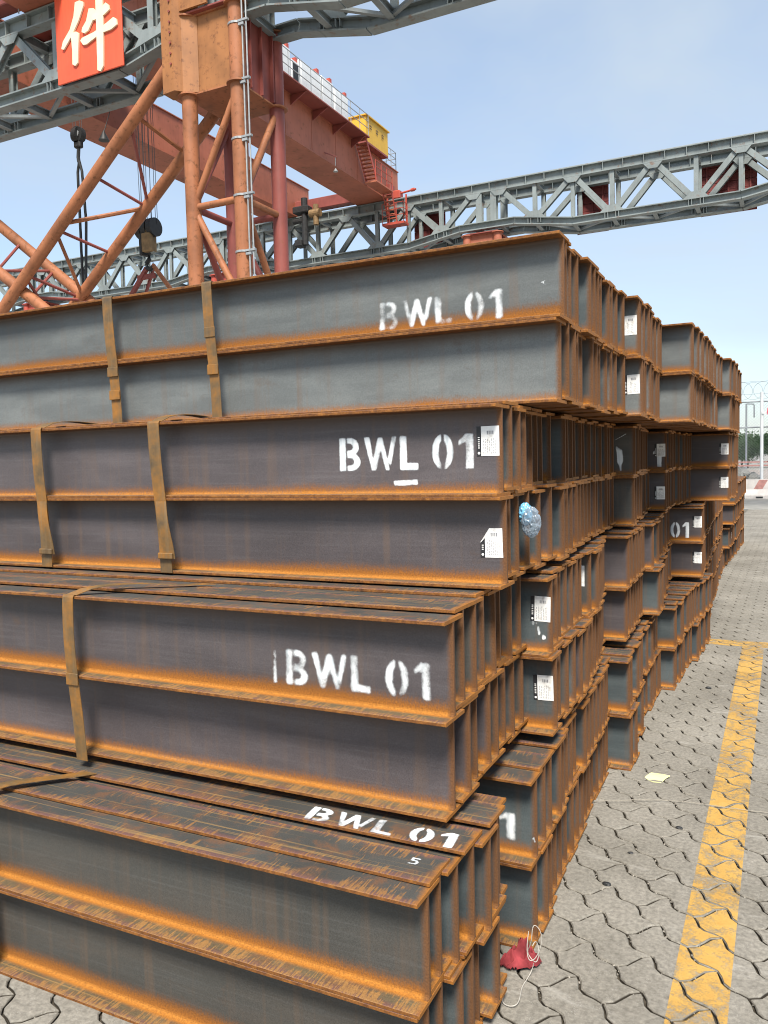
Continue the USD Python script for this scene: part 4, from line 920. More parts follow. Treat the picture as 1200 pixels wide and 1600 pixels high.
# boards on the far runway
for a, b, zt_, lab in ((648, 696, 16.9, 'dark red board on the far runway, next to the bridge crane end'), (902, 951, 16.9, 'dark red board on the far runway, middle one of three'), (1095, 1183, 16.9, 'widest dark red board on the far runway, at the right edge')):
    xa, xb = x_at(a, 46.15, 15.5), x_at(b, 46.15, 15.5)
    p = thing('runway_board', lab, 'board', 'boards on the far runway')
    n = 7
    for k in range(n):
        z0, z1 = 14.1+(zt_-14.1)*k/n, 14.1+(zt_-14.1)*(k+1)/n
        mesh(p, 'plank', bx(xa, xb, 46.12+0.01*(k % 2), 46.20, z0+0.012, z1-0.012), DARKB)
    mesh(p, 'backing', bx(xa+0.05, xb-0.05, 46.20, 46.24, 14.15, zt_-0.05), BLACK)
    for s in np.linspace(xa+0.3, xb-0.3, 3): mesh(p, 'batten', bx(s-0.04, s+0.04, 46.05, 46.115, 14.1, zt_), DARKB)

def column(X, Y0, Y1, label, body, dark, plate, detail=True, ztop=15.05, zhead=12.85):
    path = thing('crane_column', label, 'crane column', 'tubular columns of the crane runways')
    xl, xr = X-1.2, X+0.6
    R = 0.235
    for x, y in ((xl, Y0), (xr, Y0), (xl, Y1), (xr, Y1)):
        mesh(path, 'leg', tube((x, y, 0.05), (x, y, ztop), R, 20), body if y == Y0 else dark, smooth=40)
    mesh(path, 'head_panel', bx(xr-0.03, xr+0.03, Y0+0.2, Y1-0.2, zhead, ztop), dark)
    mesh(path, 'head_panel', bx(xl-0.03, xl+0.03, Y0+0.2, Y1-0.2, zhead, ztop), dark)
    mesh(path, 'head_panel', bx(xl+0.2, xr-0.2, Y0-0.03, Y0+0.03, zhead, ztop), plate)
    mesh(path, 'head_panel', bx(xl+0.2, xr-0.2, Y1-0.03, Y1+0.03, zhead, ztop), dark)
    for y in np.linspace(Y0+0.5, Y1-0.35, 3): mesh(path, 'head_rib', bx(xr+0.03, xr+0.15, y-0.02, y+0.02, zhead+0.03, ztop-0.03), dark)
    outline = unary_union([sbox(xl-0.1, Y0-0.1, xr+0.1, Y1+0.1)]+[Point(x, y).buffer(R+0.11, 12) for x in (xl, xr) for y in (Y0, Y1)])
    for z in (zhead-0.045, ztop):
        g = extrude(outline, 0.045); g.apply_translation([0, 0, z]); mesh(path, 'cap_plate', g, body)
    mesh(path, 'bearing_block', cbox(xl-0.1, xr+0.1, Y0-0.25, Y1+0.25, ztop+0.046, ztop+0.10, 0.01), dark)
    if detail:
        # folded plate on the left leg with bolts
        P = [(xl-0.62, Y0-0.45), (xl-0.14, Y0-0.50), (xl+0.02, Y0-0.30), (xl+0.42, Y0-0.05), (xl+0.42, Y0+0.02), (xl-0.62, Y0+0.02)]
        g = extrude(Polygon(P), 3.3); g.apply_translation([0, 0, zhead+0.02]); mesh(path, 'gusset_plate', g, plate)
        mesh(path, 'head_panel', [bx(xl+0.0, xl+1.0, Y0-0.34, Y0-0.27, ztop+0.12, ztop+2.9)], plate)
        mesh(path, 'gusset_plate', [bx(xl-0.62, xl-0.14, Y0-0.5, Y0-0.3, zhead+3.33, ztop+2.9)], plate)
        for z in np.linspace(zhead+0.8, zhead+2.9, 8): mesh(path, 'bolt', tube((xl-0.24, Y0-0.53, z), (xl-0.24, Y0-0.47, z), 0.035, 8), dark)
    levels = [zhead-0.1, 9.55, 6.3, 3.05, 0.3]
    def br(a, b, m_, r=0.105): mesh(path, 'brace', tube(a, b, r, 12), m_, smooth=40)
    for i in range(4):
        z1, z0 = levels[i], levels[i+1]
        for y, m_ in ((Y0, body), (Y1, dark)):
            a, b = ((xr, y, z1), (xl, y, z0)) if i % 2 == 0 else ((xl, y, z1), (xr, y, z0))
            br(a, b, m_)
            br((xl, y, z0), (xr, y, z0), m_)
        for x, m_ in ((xr, body), (xl, dark)):
            a, b = ((x, Y1, z1), (x, Y0, z0)) if i % 2 == 0 else ((x, Y0, z1), (x, Y1, z0))
            br(a, b, m_)
            br((x, Y0, z0), (x, Y1, z0), m_)
    mesh(path, 'base_plate', cbox(xl-0.7, xr+0.7, Y0-0.7, Y1+0.7, 0.0, 0.05, 0.01), dark)
    return path
column(S0, Y1A, Y1B+0.2, 'orange tubular crane column with ochre head plate rising behind the straps', ORANGE, REDP, OCHRE)
column(S0-SPAN, Y1A, Y1B+0.2, 'orange tubular crane column outside the picture on the left', ORANGE, REDP, OCHRE)
column(S0, Y2A, Y2B, 'red crane column top just above the stack under the far runway', GIRD, REDP, GIRD, False, 14.30, 13.2)
column(S0-SPAN, Y2A, Y2B, 'red far crane column hidden behind the orange column', REDRAIL, REDP, REDRAIL, False, 14.30, 13.2)
column(S0-2*SPAN, Y2A, Y2B, 'red far crane column showing low between the crossing braces at the left', REDRAIL, REDP, REDRAIL, False, 14.30, 13.2)

# conduits beside the column
cd = thing('cable_conduit', 'pair of thin pale conduits clamped to the orange column', 'conduit')
for dx in (0.33, 0.47): mesh(cd, 'pipe', tube((S0+0.6+dx-0.02, 19.85, 0.1), (S0+0.6+dx-0.02, 19.85, 17.4), 0.024, 8), RAIL)
for z in np.arange(1.5, 16, 1.62): mesh(cd, 'clamp', [tube((S0+0.6, 20.0, z-0.03), (S0+0.6, 20.0, z+0.03), 0.255, 16), bx(S0+0.78, S0+1.12, 19.80, 19.9, z-0.03, z+0.03), bx(S0+0.80, S0+0.98, 19.80, 19.86, z-0.13, z-0.06)], RAIL)

# long crossed braces between the columns
def longbrace(lab, pts0, pts1, lace, r=0.20, m_=ORANGE):
    p = thing('long_brace', lab, 'brace', 'long crossed braces beside the orange column')
    mesh(p, 'chord_tube', tube(*pts0, r, 16), m_, smooth=40); mesh(p, 'chord_tube', tube(*pts1, r, 16), m_, smooth=40)
    for a, b, rr in lace: mesh(p, 'lacing', tube(a, b, rr, 8), REDP if rr < 0.06 else m_)
a1 = lambda x: np.array([x, 20.0, 14.09+(x+16.56)*0.8205]); a2 = lambda x: np.array([x, 22.0, 12.16+(x+17.96)*0.818])
def A1(px, py): return a1(ony(px, py, 20.0)[0])
def A2(px, py): return a2(ony(px, py, 22.0)[0])
longbrace('pair of orange tubes slanting down to the left from the column head', (a1(-16.2), a1(-33.0)), (a2(-15.9), a2(-33.0)),
          [(A1(213, 195), A2(288, 178), 0.07), (A1(205, 210), A2(231, 314), 0.055), (A1(148, 287), A2(229, 318), 0.055), (A1(97, 360), A2(228, 322), 0.075), (A1(90, 363), A2(175, 390), 0.055), (A1(88, 370), A2(128, 452), 0.06), (A1(42, 440), A2(125, 462), 0.055), (A1(40, 445), A2(90, 500), 0.055)])
b1 = lambda x: np.array([x, 20.25, 8.56-(x+24.76)*0.70]); b2 = lambda x: np.array([x, 22.25, 11.03-(x+27.1)*0.742])
longbrace('pair of orange tubes slanting down to the right, crossing the other pair', (b1(-32.0), b1(-16.4)), (b2(-31.5), b2(-16.4)),
          [(b1(-25.2), b2(-26.3), 0.055), (b1(-25.2), b2(-24.6), 0.055), (b1(-23.6), b2(-24.6), 0.055), (b1(-23.6), b2(-22.9), 0.055), (b1(-22.4), b2(-22.9), 0.055), (b1(-22.4), b2(-21.5), 0.055)])

# the red sign with its character
sg = thing('sign_board', 'orange-red square sign with one cream Chinese character, hung on the near runway', 'sign')
pl = [ony(x, y, 19.86) for x, y in ((91, 138), (193, 106))]
mesh(sg, 'panel', cbox(pl[0][0], pl[1][0], 19.86, 19.92, 14.28, 17.75, 0.012), SIGNR)
for z in (14.6, 16.2): mesh(sg, 'bracket', bx(pl[0][0]+0.2, pl[1][0]-0.2, 19.92, 20.04, z, z+0.08), TRUSSD)
strokes = [[(352, 12), (372, 4), (388, 10), (388, 26), (366, 95), (345, 142), (318, 195), (298, 230), (289, 228), (296, 196), (328, 140), (346, 75)],
           [(330, 158), (356, 150), (367, 156), (364, 230), (363, 292), (352, 306), (341, 300), (340, 238), (336, 190)],
           [(416, 42), (436, 40), (446, 52), (440, 76), (412, 140), (395, 153), (384, 148), (386, 132), (405, 98)],
           [(428, 66), (470, 42), (494, 14), (506, 22), (510, 42), (486, 66), (438, 92)],
           [(378, 190), (384, 180), (440, 152), (500, 108), (530, 82), (542, 88), (546, 112), (520, 134), (470, 154), (405, 205), (390, 208)],
           [(446, -60), (474, -62), (480, 60), (482, 160), (482, 308), (470, 331), (458, 326), (455, 200), (450, 60)]]
SH = []
for q in strokes:
    W = [ony(x/3, y/3, 19.80) for x, y in q]
    SH.append(Polygon([(w[0], w[2]) for w in W]).buffer(0.016))
for q in polys(unary_union(SH)):
    g = extrude(q.simplify(0.004), 0.055)
    M = np.array([[1, 0, 0, 0], [0, 0, -1, 19.855], [0, 1, 0, 0], [0, 0, 0, 1.0]]); g.apply_transform(M)
    mesh(sg, 'character_stroke', g, CREAM)

# ---- the bridge crane
bc = thing('bridge_crane', 'orange box-girder bridge crane spanning the two runways', 'bridge crane')
GZ0, GZ1 = 17.18, 19.15
def girder(x0, x1, y0, y1):
    g = [bx(x0, x1, y0, y1, GZ0, GZ1)]
    lip = [bx(x0-0.06, x1+0.06, y0, y1+0.02, GZ1+0.001, GZ1+0.05), bx(x0-0.04, x1+0.04, y0, y1, GZ0-0.05, GZ0-0.001)]
    return g, lip
for x0, x1 in ((-23.0, -21.0), (-29.3, -27.3)):
    g, lip = girder(x0, x1, 18.6, 45.4)
    mesh(bc, 'girder', g, GIRD); mesh(bc, 'girder_flange', lip, GIRD)
    for y in (20.0, 44.0):
        mesh(bc, 'wheel', [tube((xx, y-0.05, 17.36), (xx, y+0.05, 17.36), 0.20, 14) for xx in (x0+0.4, x1-0.4)], BLACK)
mesh(bc, 'end_carriage', cbox(-29.6, -20.7, 43.75, 44.35, 17.35, 18.0, 0.03), REDP)
mesh(bc, 'end_carriage', cbox(-29.6, -20.7, 19.7, 20.3, 17.35, 18.0, 0.03), REDP)
# stiff seams on the visible web
for y in np.arange(21, 45, 2.4): mesh(bc, 'web_seam', bx(-20.998, -20.985, y-0.02, y+0.02, GZ0, GZ1), GIRD)
# walkway with brackets and handrail
mesh(bc, 'walkway', bx(-20.94, -20.05, 19.0, 39.9, GZ1+0.02, GZ1+0.08), REDP)
mesh(bc, 'walkway_bracket', [extrude_xz([(-20.99, GZ1), (-20.1, GZ1), (-20.99, GZ1-0.45)], y, 0.05) for y in np.arange(19.5, 39.9, 2.0)], REDP)
def handrail(p0, p1, n, h=1.1, m_=RAIL, r=0.022, rails=(0.4, 0.75, 1.1)):
    p0, p1 = np.array(p0, float), np.array(p1, float)
    for s in np.linspace(0, 1, n): q = p0+(p1-p0)*s; mesh(bc, 'rail_post', tube(q, q+[0, 0, h], r, 6), m_)
    for z in rails: mesh(bc, 'rail', tube(p0+[0, 0, z], p1+[0, 0, z], r, 6), m_)
handrail((-20.08, 19.2, GZ1+0.08), (-20.08, 39.8, GZ1+0.08), 22)
# electrical cabinets on top, red lifting brackets
yc = 28.9
for w, h in ((1.4, 1.35), (0.5, 1.0), (1.7, 1.45), (0.7, 1.1), (1.9, 1.40), (1.2, 1.45), (1.5, 1.35)):
    mesh(bc, 'cabinet', cbox(-21.0, -20.35, yc+0.03, yc+w-0.03, GZ1+0.085, GZ1+0.085+h, 0.02), WHITE)
    mesh(bc, 'cabinet_door', cbox(-20.348, -20.335, yc+0.12, yc+w-0.12, GZ1+0.2, GZ1+h-0.02, 0.004), WHITE if w != 0.7 else BLACK)
    mesh(bc, 'lifting_bracket', [bx(-20.9, -20.5, yc+w-0.1, yc+w+0.1, GZ1+h+0.05, GZ1+h+0.42)], REDRAIL)
    yc += w+0.05
# yellow machine house
q0, q1 = onx(571, 180, -20.55), onx(606, 228, -20.55)
hy0, hy1, hz1, hz0 = q0[1], q1[1], q0[2], onx(571, 218, -20.55)[2]
hx0 = ony(545, 186, hy0)[0]
mesh(bc, 'machine_house', bx(hx0, -20.55, hy0, hy1, hz0, hz1), YEL)
mesh(bc, 'house_roof', bx(hx0-0.08, -20.45, hy0-0.08, hy1+0.08, hz1+0.001, hz1+0.07), YEL)
mesh(bc, 'house_floor', bx(hx0, -20.55, hy0, hy1, hz0-0.10, hz0-0.001), REDP)
mesh(bc, 'house_slot', bx(-21.15, -21.0, hy0-0.02, hy0-0.001, hz0+0.15, hz0+0.75), BLACK)
for k, fr in enumerate((0.22, 0.50, 0.76)):
    c = hy0+(hy1-hy0)*fr; z = hz0+(hz1-hz0)*0.62; s = 0.15
    ch = [bx(-20.548, -20.538, c-s, c+s, z+0.10, z+0.14), bx(-20.548, -20.538, c-s*0.8, c+s*0.8, z-0.03, z+0.01), bx(-20.548, -20.538, c-0.02, c+0.02, z-0.18, z+0.20), bx(-20.548, -20.538, c-s, c-s+0.035, z-0.16, z+0.12)]
    mesh(bc, 'house_lettering', ch, MACH)
for y in np.linspace(hy0+0.1, hy1-0.1, 5):
    mesh(bc, 'house_stilt', [bar((-20.65, y, GZ1+0.05), (-20.65, y, hz0-0.1), 0.07, 0.07), bar((-22.3, y, GZ1+0.05), (-22.3, y, hz0-0.1), 0.07, 0.07)], REDP)
mesh(bc, 'house_guard', [bar((-20.62, hy0, GZ1+0.42), (-20.62, hy1, GZ1+0.42), 0.04, 0.04)], REDRAIL)
handrail((-21.05, hy1+0.1, GZ1+0.05), (-21.05, 45.3, GZ1+0.05), 4)
handrail((-21.05, 45.3, GZ1+0.05), (-22.9, 45.3, GZ1+0.05), 3)
# stair, landing, lower ladder, low platform
def stair(p0, p1, w, n, m_=REDRAIL):
    p0, p1 = np.array(p0, float), np.array(p1, float)
    for dx in (0, w): mesh(bc, 'stair_string', bar(p0+[dx, 0, 0], p1+[dx, 0, 0], 0.04, 0.14), m_)
    for s in np.linspace(0.05, 0.95, n): c = p0+(p1-p0)*s; mesh(bc, 'stair_tread', bx(c[0], c[0]+w, c[1]-0.10, c[1]+0.10, c[2]-0.02, c[2]+0.02), GIRD)
stair((-20.85, 39.75, GZ1+0.05), (-20.85, 40.95, GZ0+0.12), 0.62, 11)
mesh(bc, 'landing', bx(-20.90, -20.15, 40.8, 42.9, GZ0-0.02, GZ0+0.06), GIRD)
handrail((-20.2, 40.8, GZ0+0.06), (-20.2, 42.9, GZ0+0.06), 4, m_=REDRAIL)
stair((-20.75, 42.8, GZ0+0.05), (-20.75, 43.5, 15.55), 0.55, 8)
mesh(bc, 'low_platform', bx(-21.0, -19.6, 43.1, 43.78, 15.42, 15.55), REDRAIL)
handrail((-21.0, 43.15, 15.55), (-19.65, 43.15, 15.55), 4, m_=REDRAIL)
handrail((-19.65, 43.15, 15.55), (-19.65, 43.7, 15.55), 2, m_=REDRAIL)
mesh(bc, 'hanger', [bar((x, 43.7, 15.5), (x, 43.7, 17.2), 0.08, 0.08) for x in (-20.9, -19.7)], REDRAIL)
mesh(bc, 'buffer', [cbox(-20.65, -20.15, 43.8, 44.3, 17.10, 17.58, 0.05), tube((-20.15, 44.0, 17.42), (-19.2, 44.0, 17.50), 0.06, 10), tube((-19.5, 44.0, 17.48), (-19.3, 44.0, 17.50), 0.10, 10)], REDRAIL)
# machinery under and between the girders near the far runway
mesh(bc, 'drive_unit', [tube((-26.3, 43.2, 15.1), (-26.3, 43.2, 17.9), 0.20, 12), cbox(-27.0, -25.9, 42.9, 43.5, 17.0, 17.4, 0.05), cbox(-26.9, -26.4, 42.85, 43.5, 15.0, 15.4, 0.05), tube((-27.1, 43.2, 16.6), (-26.3, 43.2, 16.6), 0.16, 10)], BLACK)
mesh(bc, 'drive_motor', [tube((-25.9, 43.2, 16.9), (-25.2, 43.2, 16.9), 0.24, 14), tube((-25.5, 43.2, 16.2), (-25.5, 43.2, 17.4), 0.17, 12)], MACH)
mesh(bc, 'floodlight', [tube((-20.6, 37.0, 17.3), (-20.6, 37.0, 16.9), 0.02, 6), trimesh.creation.cone(0.13, 0.2).apply_translation([-20.6, 37.0, 16.6])], RAIL)
mesh(bc, 'floodlight_arm', bar((-21.0, 36.6, 17.5), (-20.55, 37.05, 17.35), 0.04, 0.04), REDP)
# trolley
tr = thing('hoist_trolley', 'dark hoist trolley on the bridge crane, glimpsed behind the orange column', 'hoist')
mesh(tr, 'frame', cbox(-28.6, -21.6, 24.2, 28.6, 19.30, 19.62, 0.05), REDP)
mesh(tr, 'drum', tube((-26.8, 27.0, 18.9), (-23.4, 27.0, 18.9), 0.45, 20), BLACK)
mesh(tr, 'drum', tube((-26.9, 25.0, 19.0), (-24.6, 25.0, 19.0), 0.38, 20), BLACK)
mesh(tr, 'gearbox', cbox(-23.9, -23.2, 26.4, 27.8, 18.3, 19.3, 0.06), MACH)
mesh(tr, 'motor', tube((-24.8, 28.3, 18.9), (-23.2, 28.3, 18.9), 0.3, 14), BLACK)
# main hook block with its ropes
HX, HY = ony(232, 372, 27.0)[0], 27.0
hk = thing('hook_block', 'ochre and black main hook block hanging on many ropes beside the column', 'hook block')
zt = ony(232, 347, HY)[2]; zb = ony(232, 396, HY)[2]
hs = zt-zb
mesh(hk, 'sheave', [tube((HX-0.46, HY, zt-hs*0.22), (HX-0.20, HY, zt-hs*0.22), hs*0.30, 22), tube((HX-0.16, HY, zt-hs*0.20), (HX+0.10, HY, zt-hs*0.20), hs*0.29, 22), tube((HX+0.18, HY, zt-hs*0.20), (HX+0.44, HY, zt-hs*0.20), hs*0.30, 22)], BLACK)
mesh(hk, 'cheek_plate', [cbox(HX+0.10, HX+0.19, HY-0.30, HY+0.30, zb+0.1, zt-0.08, 0.03), cbox(HX-0.20, HX-0.13, HY-0.28, HY+0.28, zb+0.1, zt-0.08, 0.03)], MACH)
mesh(hk, 'block_body', cbox(HX-0.12, HX+0.34, HY-0.34, HY-0.08, zb, zt-hs*0.4, 0.04), MACH)
mesh(hk, 'block_body', cbox(HX-0.30, HX-0.13, HY-0.30, HY+0.26, zb-0.1, zt-hs*0.35, 0.04), BLACK)
mesh(hk, 'hook', sweep([(HX, HY, zb), (HX, HY, zb-0.25), (HX-0.16, HY, zb-0.40), (HX-0.14, HY, zb-0.60), (HX+0.05, HY, zb-0.68), (HX+0.20, HY, zb-0.55), (HX+0.20, HY, zb-0.42)], [0.10, 0.10, 0.10, 0.11, 0.11, 0.08, 0.04], 10), BLACK)
for dx in np.linspace(-0.46, 0.46, 10):
    mesh(hk, 'rope', tube((HX+dx, HY+(0.08 if int(dx*50) % 2 else -0.08), zt-0.12), (HX+dx*1.05, 27.0, 18.9), 0.013, 5), ROPE)
sl = thing('lifting_frame', 'red-brown lifting legs spread below the main hook block', 'lifting frame')
zl = zb-0.55
e1_, e2_ = ony(203, 466, 27.0), ony(275, 463, 27.0)
mesh(sl, 'leg', bar((HX-0.16, HY, zl-0.05), e1_, 0.16, 0.16), REDP); mesh(sl, 'leg', bar((HX-0.02, HY+0.25, zl-0.05), e1_+[0.45, 0.3, -0.2], 0.10, 0.10), REDP)
mesh(sl, 'leg', bar((HX+0.18, HY, zl+0.05), e2_, 0.14, 0.14), ORANGE)
mesh(sl, 'top_plate', cbox(HX-0.7, HX+0.30, HY-0.05, HY+0.05, zl-0.52, zl-0.30, 0.02), REDP)
mesh(sl, 'spreader', bar(e1_+[-0.8, 0, -0.1], e2_+[0.8, 0, -0.1], 0.25, 0.25), REDP)
# auxiliary hook
KX, KY = ony(122, 212, 25.0)[0], 25.0
z1, z0 = ony(122, 198, KY)[2], ony(122, 232, KY)[2]
ah = thing('auxiliary_hook', 'small round black hook block left of the slanting orange brace', 'hook block')
mesh(ah, 'sheave', [tube((KX-0.12, KY, (z1*0.62+z0*0.38)), (KX+0.12, KY, (z1*0.62+z0*0.38)), 0.30, 24), tube((KX-0.10, KY-0.02, z1*0.62+z0*0.38), (KX+0.20, KY-0.05, z1*0.62+z0*0.38), 0.10, 12)], BLACK)
d_ = trimesh.creation.cylinder(0.32, 0.24, sections=26); d_.apply_transform(trimesh.transformations.rotation_matrix(np.pi/2, [1, 0, 0])); d_.apply_translation([KX, KY, z1*0.62+z0*0.38])
mesh(ah, 'cheek_plate', d_, BLACK); mesh(ah, 'hub', tube((KX+0.05, KY-0.16, z1*0.62+z0*0.38), (KX+0.05, KY-0.12, z1*0.62+z0*0.38), 0.13, 14), RAIL)
mesh(ah, 'shank', cbox(KX-0.18, KX+0.18, KY-0.12, KY+0.12, z0, z0+0.45, 0.05), BLACK)
for dx in (-0.26, -0.12, 0.10, 0.22): mesh(ah, 'rope', tube((KX+dx, KY, z1-0.15), (KX+dx, KY, 19.0), 0.012, 5), ROPE)
e_ = ony(131, 440, KY)
sg2 = thing('chain_sling', 'two long black sling legs below the small hook', 'sling')
mesh(sg2, 'top_link', sweep([(KX, KY, z0), (KX-0.05, KY, z0-0.35), (KX-0.02, KY, z0-0.55)], 0.07, 8), BLACK)
for dx in (-0.16, 0.18): mesh(sg2, 'leg', sweep([(KX, KY, z0-0.5), (KX+dx*0.7, KY, z0-0.95), (KX+dx+0.05, KY, z0-3), (e_[0]+dx*0.4, KY, e_[2]-0.8)], 0.055, 8), BLACK)
lm = ony(162, 208, 26.0)
bl = thing('work_lamp', 'small bell-shaped lamp hanging under the left crane girder', 'lamp')
mesh(bl, 'shade', trimesh.creation.cone(0.22, 0.45).apply_translation([lm[0], lm[1], lm[2]-0.3]), BLACK)
mesh(bl, 'stem', tube((lm[0], lm[1], lm[2]), (lm[0], lm[1]+0.6, GZ0+0.02), 0.018, 6), BLACK)

# ------------------------------------------------------------------ far end of the aisle: barriers, fence, sign, wall, trees
BARR = painted('barrier_white', (0.62, 0.57, 0.52), 0.8, 0.2, 0.1, 2.0)
BRED = plain('barrier_red', (0.42, 0.20, 0.17), 0.7, 0.25, 8)
YB = 33.6
for k, (xa, xb, lab) in enumerate(((-3.6, -1.32, 'white concrete barrier at the aisle end, mostly hidden by the stack'), (-1.28, 0.9, 'white concrete barrier with a red slanting stripe at the aisle end'), (0.94, 3.1, 'white concrete barrier at the aisle end, beyond the right edge'))):
    p = thing('concrete_barrier', lab, 'barrier', 'concrete barriers across the aisle end')
    prof = Polygon([(-0.30, 0), (0.30, 0), (0.30, 0.12), (0.13, 0.34), (0.10, 0.72), (-0.10, 0.72), (-0.13, 0.34), (-0.30, 0.12)])
    g = extrude(prof, xb-xa); g.apply_transform(np.array([[0, 0, 1, xa], [-1, 0, 0, YB], [0, 1, 0, 0], [0, 0, 0, 1.0]])); g.fix_normals(); mesh(p, 'body', g, BARR)
    for s in (0.25, 0.75):
        c = xa+(xb-xa)*s
        a = [(c-0.24, 0.36), (c+0.06, 0.36), (c+0.24, 0.70), (c-0.06, 0.70)]
        v = np.array([[x, YB-0.13+(z-0.34)*0.03/0.38-0.004, z] for x, z in a]); mesh(p, 'stripe', (v, np.array([[0, 1, 2], [0, 2, 3]])), BRED)
    mesh(p, 'lifting_hole', [bx(c-0.12, c+0.12, YB-0.305, YB-0.29, 0.02, 0.08) for c in (xa+0.5, xb-0.5)], BLACK)
FY = 35.0
GALV = plain('fence_steel', (0.20, 0.22, 0.23), 0.5, 0.15, 8, metallic=0.2)
fe = thing('chain_link_fence', 'tall chain-link fence with a coil of razor wire at the end of the aisle', 'fence')
HF = 3.72
for x in np.arange(-4.35, 4.0, 2.6): mesh(fe, 'post', tube((x, FY, 0), (x, FY, HF+0.05), 0.035, 10), GALV)
for z in (0.15, 2.72, HF): mesh(fe, 'rail', tube((-4.4, FY, z), (3.5, FY, z), 0.028, 8), GALV)
W = []
for c in np.arange(-4.4-HF, 3.5, 0.115):
    for sgn in (1, -1):
        xa = c; pts = []
        z0_, z1_ = 0.15, HF
        x0_, x1_ = (c, c+HF) if sgn > 0 else (c+HF, c)
        # clip to panel
        P = LineString([(x0_, z0_), (x1_, z1_)]).intersection(sbox(-4.4, 0.15, 3.5, HF))
        if P.is_empty or P.geom_type != 'LineString' or P.length < 0.1: continue
        (xa_, za_), (xb_, zb_) = P.coords[0], P.coords[-1]
        W.append(tube((xa_, FY+0.01*sgn, za_), (xb_, FY+0.01*sgn, zb_), 0.0045, 3))
mesh(fe, 'chain_link', W, GALV, kind='stuff')
th = np.linspace(0, 2*np.pi, 25)
for k, cx in enumerate(np.arange(-4.3, 3.5, 0.36)):
    mesh(fe, 'razor_coil', sweep(np.c_[cx+0.34*np.cos(th), FY+0.10*np.sin(th*0.5)*(1 if k % 2 else -1), HF+0.42+0.34*np.sin(th)], 0.006, 4), GALV)
mesh(fe, 'wire', [tube((-4.4, FY, HF+h), (3.5, FY, HF+h), 0.006, 4) for h in (0.30, 0.78)], GALV)
pp = ony(1190, 745, 34.4)
sp = thing('traffic_sign', 'round red and white sign on a pale pole, cut by the right edge', 'traffic sign')
PALE = plain('pale_pole', (0.55, 0.56, 0.56), 0.5, 0.08, 5)
mesh(sp, 'pole', tube((pp[0], 34.4, 0), (pp[0], 34.4, 4.05), 0.058, 14), PALE, smooth=40)
def disc(r, y, t, m_, nm, dx=0.60, z=3.3):
    g = trimesh.creation.cylinder(r, t, sections=36); g.apply_transform(trimesh.transformations.rotation_matrix(np.pi/2, [1, 0, 0])); g.apply_translation([pp[0]+dx, y, z]); mesh(sp, nm, g, m_)
disc(0.42, 34.30, 0.03, plain('sign_rim_red', (0.62, 0.07, 0.09), 0.4, 0.08, 4), 'rim'); disc(0.29, 34.275, 0.016, PALE, 'face')
mesh(sp, 'bracket', bx(pp[0], pp[0]+0.5, 34.32, 34.36, 3.2, 3.28), PALE)
# yard beyond the fence
wl = thing('boundary_wall', 'low pale wall with a red railing beyond the fence', 'wall')
mesh(wl, 'wall', bx(-12, 14, 58, 58.3, 0, 0.62), painted('wall_pink', (0.50, 0.44, 0.40), 0.85, 0.2, 0.0, 1.0))
for x in np.arange(-11.5, 14, 1.7): mesh(wl, 'railing_post', bx(x-0.05, x+0.05, 58.1, 58.2, 0.62, 1.15), PALE)
for z in (0.85, 1.08): mesh(wl, 'railing_bar', bx(-12, 14, 58.05, 58.1, z, z+0.10), BRED)
rb = thing('rubble_pile', 'heap of grey rubble against the low wall behind the fence', 'rubble', kind='stuff')
rr_ = []
for k in range(60):
    s = rng.uniform(0.12, 0.4); g = trimesh.creation.icosphere(1, s); g.vertices += np.array([rng.uniform(-0.3, 0.3)*s for _ in range(g.vertices.size)]).reshape(-1, 3)
    g.apply_translation([rng.uniform(-6, 4), 54+rng.uniform(-1, 1), s*0.4+rng.uniform(0, 0.35)]); rr_.append(g)
mesh(rb, 'rubble', rr_, YARD, kind='stuff')
LEAF = mat('leaf_green', {'oi': ('geometry', {}), 'r': ('rgb_ramp', {'ramp': [(0.0, (0.022, 0.055, 0.014)), (0.5, (0.045, 0.095, 0.024)), (1.0, (0.085, 0.145, 0.040))]}),
    'd': ('principled_bsdf', {'roughness': 0.6, 'specular_ior_level': 0.3}), 't': ('translucent_bsdf', {'color': (0.10, 0.19, 0.03)}), 'm': ('mix_closure', {'fac': 0.3})},
    [('oi.random_per_island', 'r.fac'), ('r.color', 'd.base_color'), ('d.BSDF', 'm.closure1'), ('t.BSDF', 'm.closure2')], surface='m.closure')
BARK = plain('bark', (0.09, 0.065, 0.045), 0.9, 0.3, 5)
def tree(x, y, h, r, label, seed):
    p = thing('tree', label, 'tree', 'trees beyond the fence', (x, y, 0))
    R = np.random.default_rng(seed)
    mesh(p, 'trunk', sweep([(0, 0, 0), (0.05, 0, h*0.3), (-0.05, 0.05, h*0.75)], [0.14, 0.10, 0.04], 7), BARK)
    n = 4200
    cl = R.normal(0, 1, (16, 3)); cl /= np.linalg.norm(cl, axis=1, keepdims=True); cl *= R.uniform(0.3, 0.8, (16, 1))*np.array([r, r, h*0.36]); cl[:, 2] += h*0.58
    c = cl[R.integers(0, 16, n)]+R.normal(0, 0.30, (n, 3))*np.array([r, r, h*0.3])
    s = R.uniform(0.10, 0.22, (n, 1, 1))
    a, b = R.normal(0, 1, (n, 3)), R.normal(0, 1, (n, 3))
    a /= np.linalg.norm(a, axis=1, keepdims=True); b -= (a*b).sum(1, keepdims=True)*a; b /= np.linalg.norm(b, axis=1, keepdims=True)
    q = np.stack([-a, b*0.5, a, -b*0.5], 1)*s+c[:, None]
    i = np.arange(n)[:, None]*4
    mesh(p, 'crown', (q.reshape(-1, 3), np.vstack([i+[0, 1, 2], i+[0, 2, 3]])), LEAF)
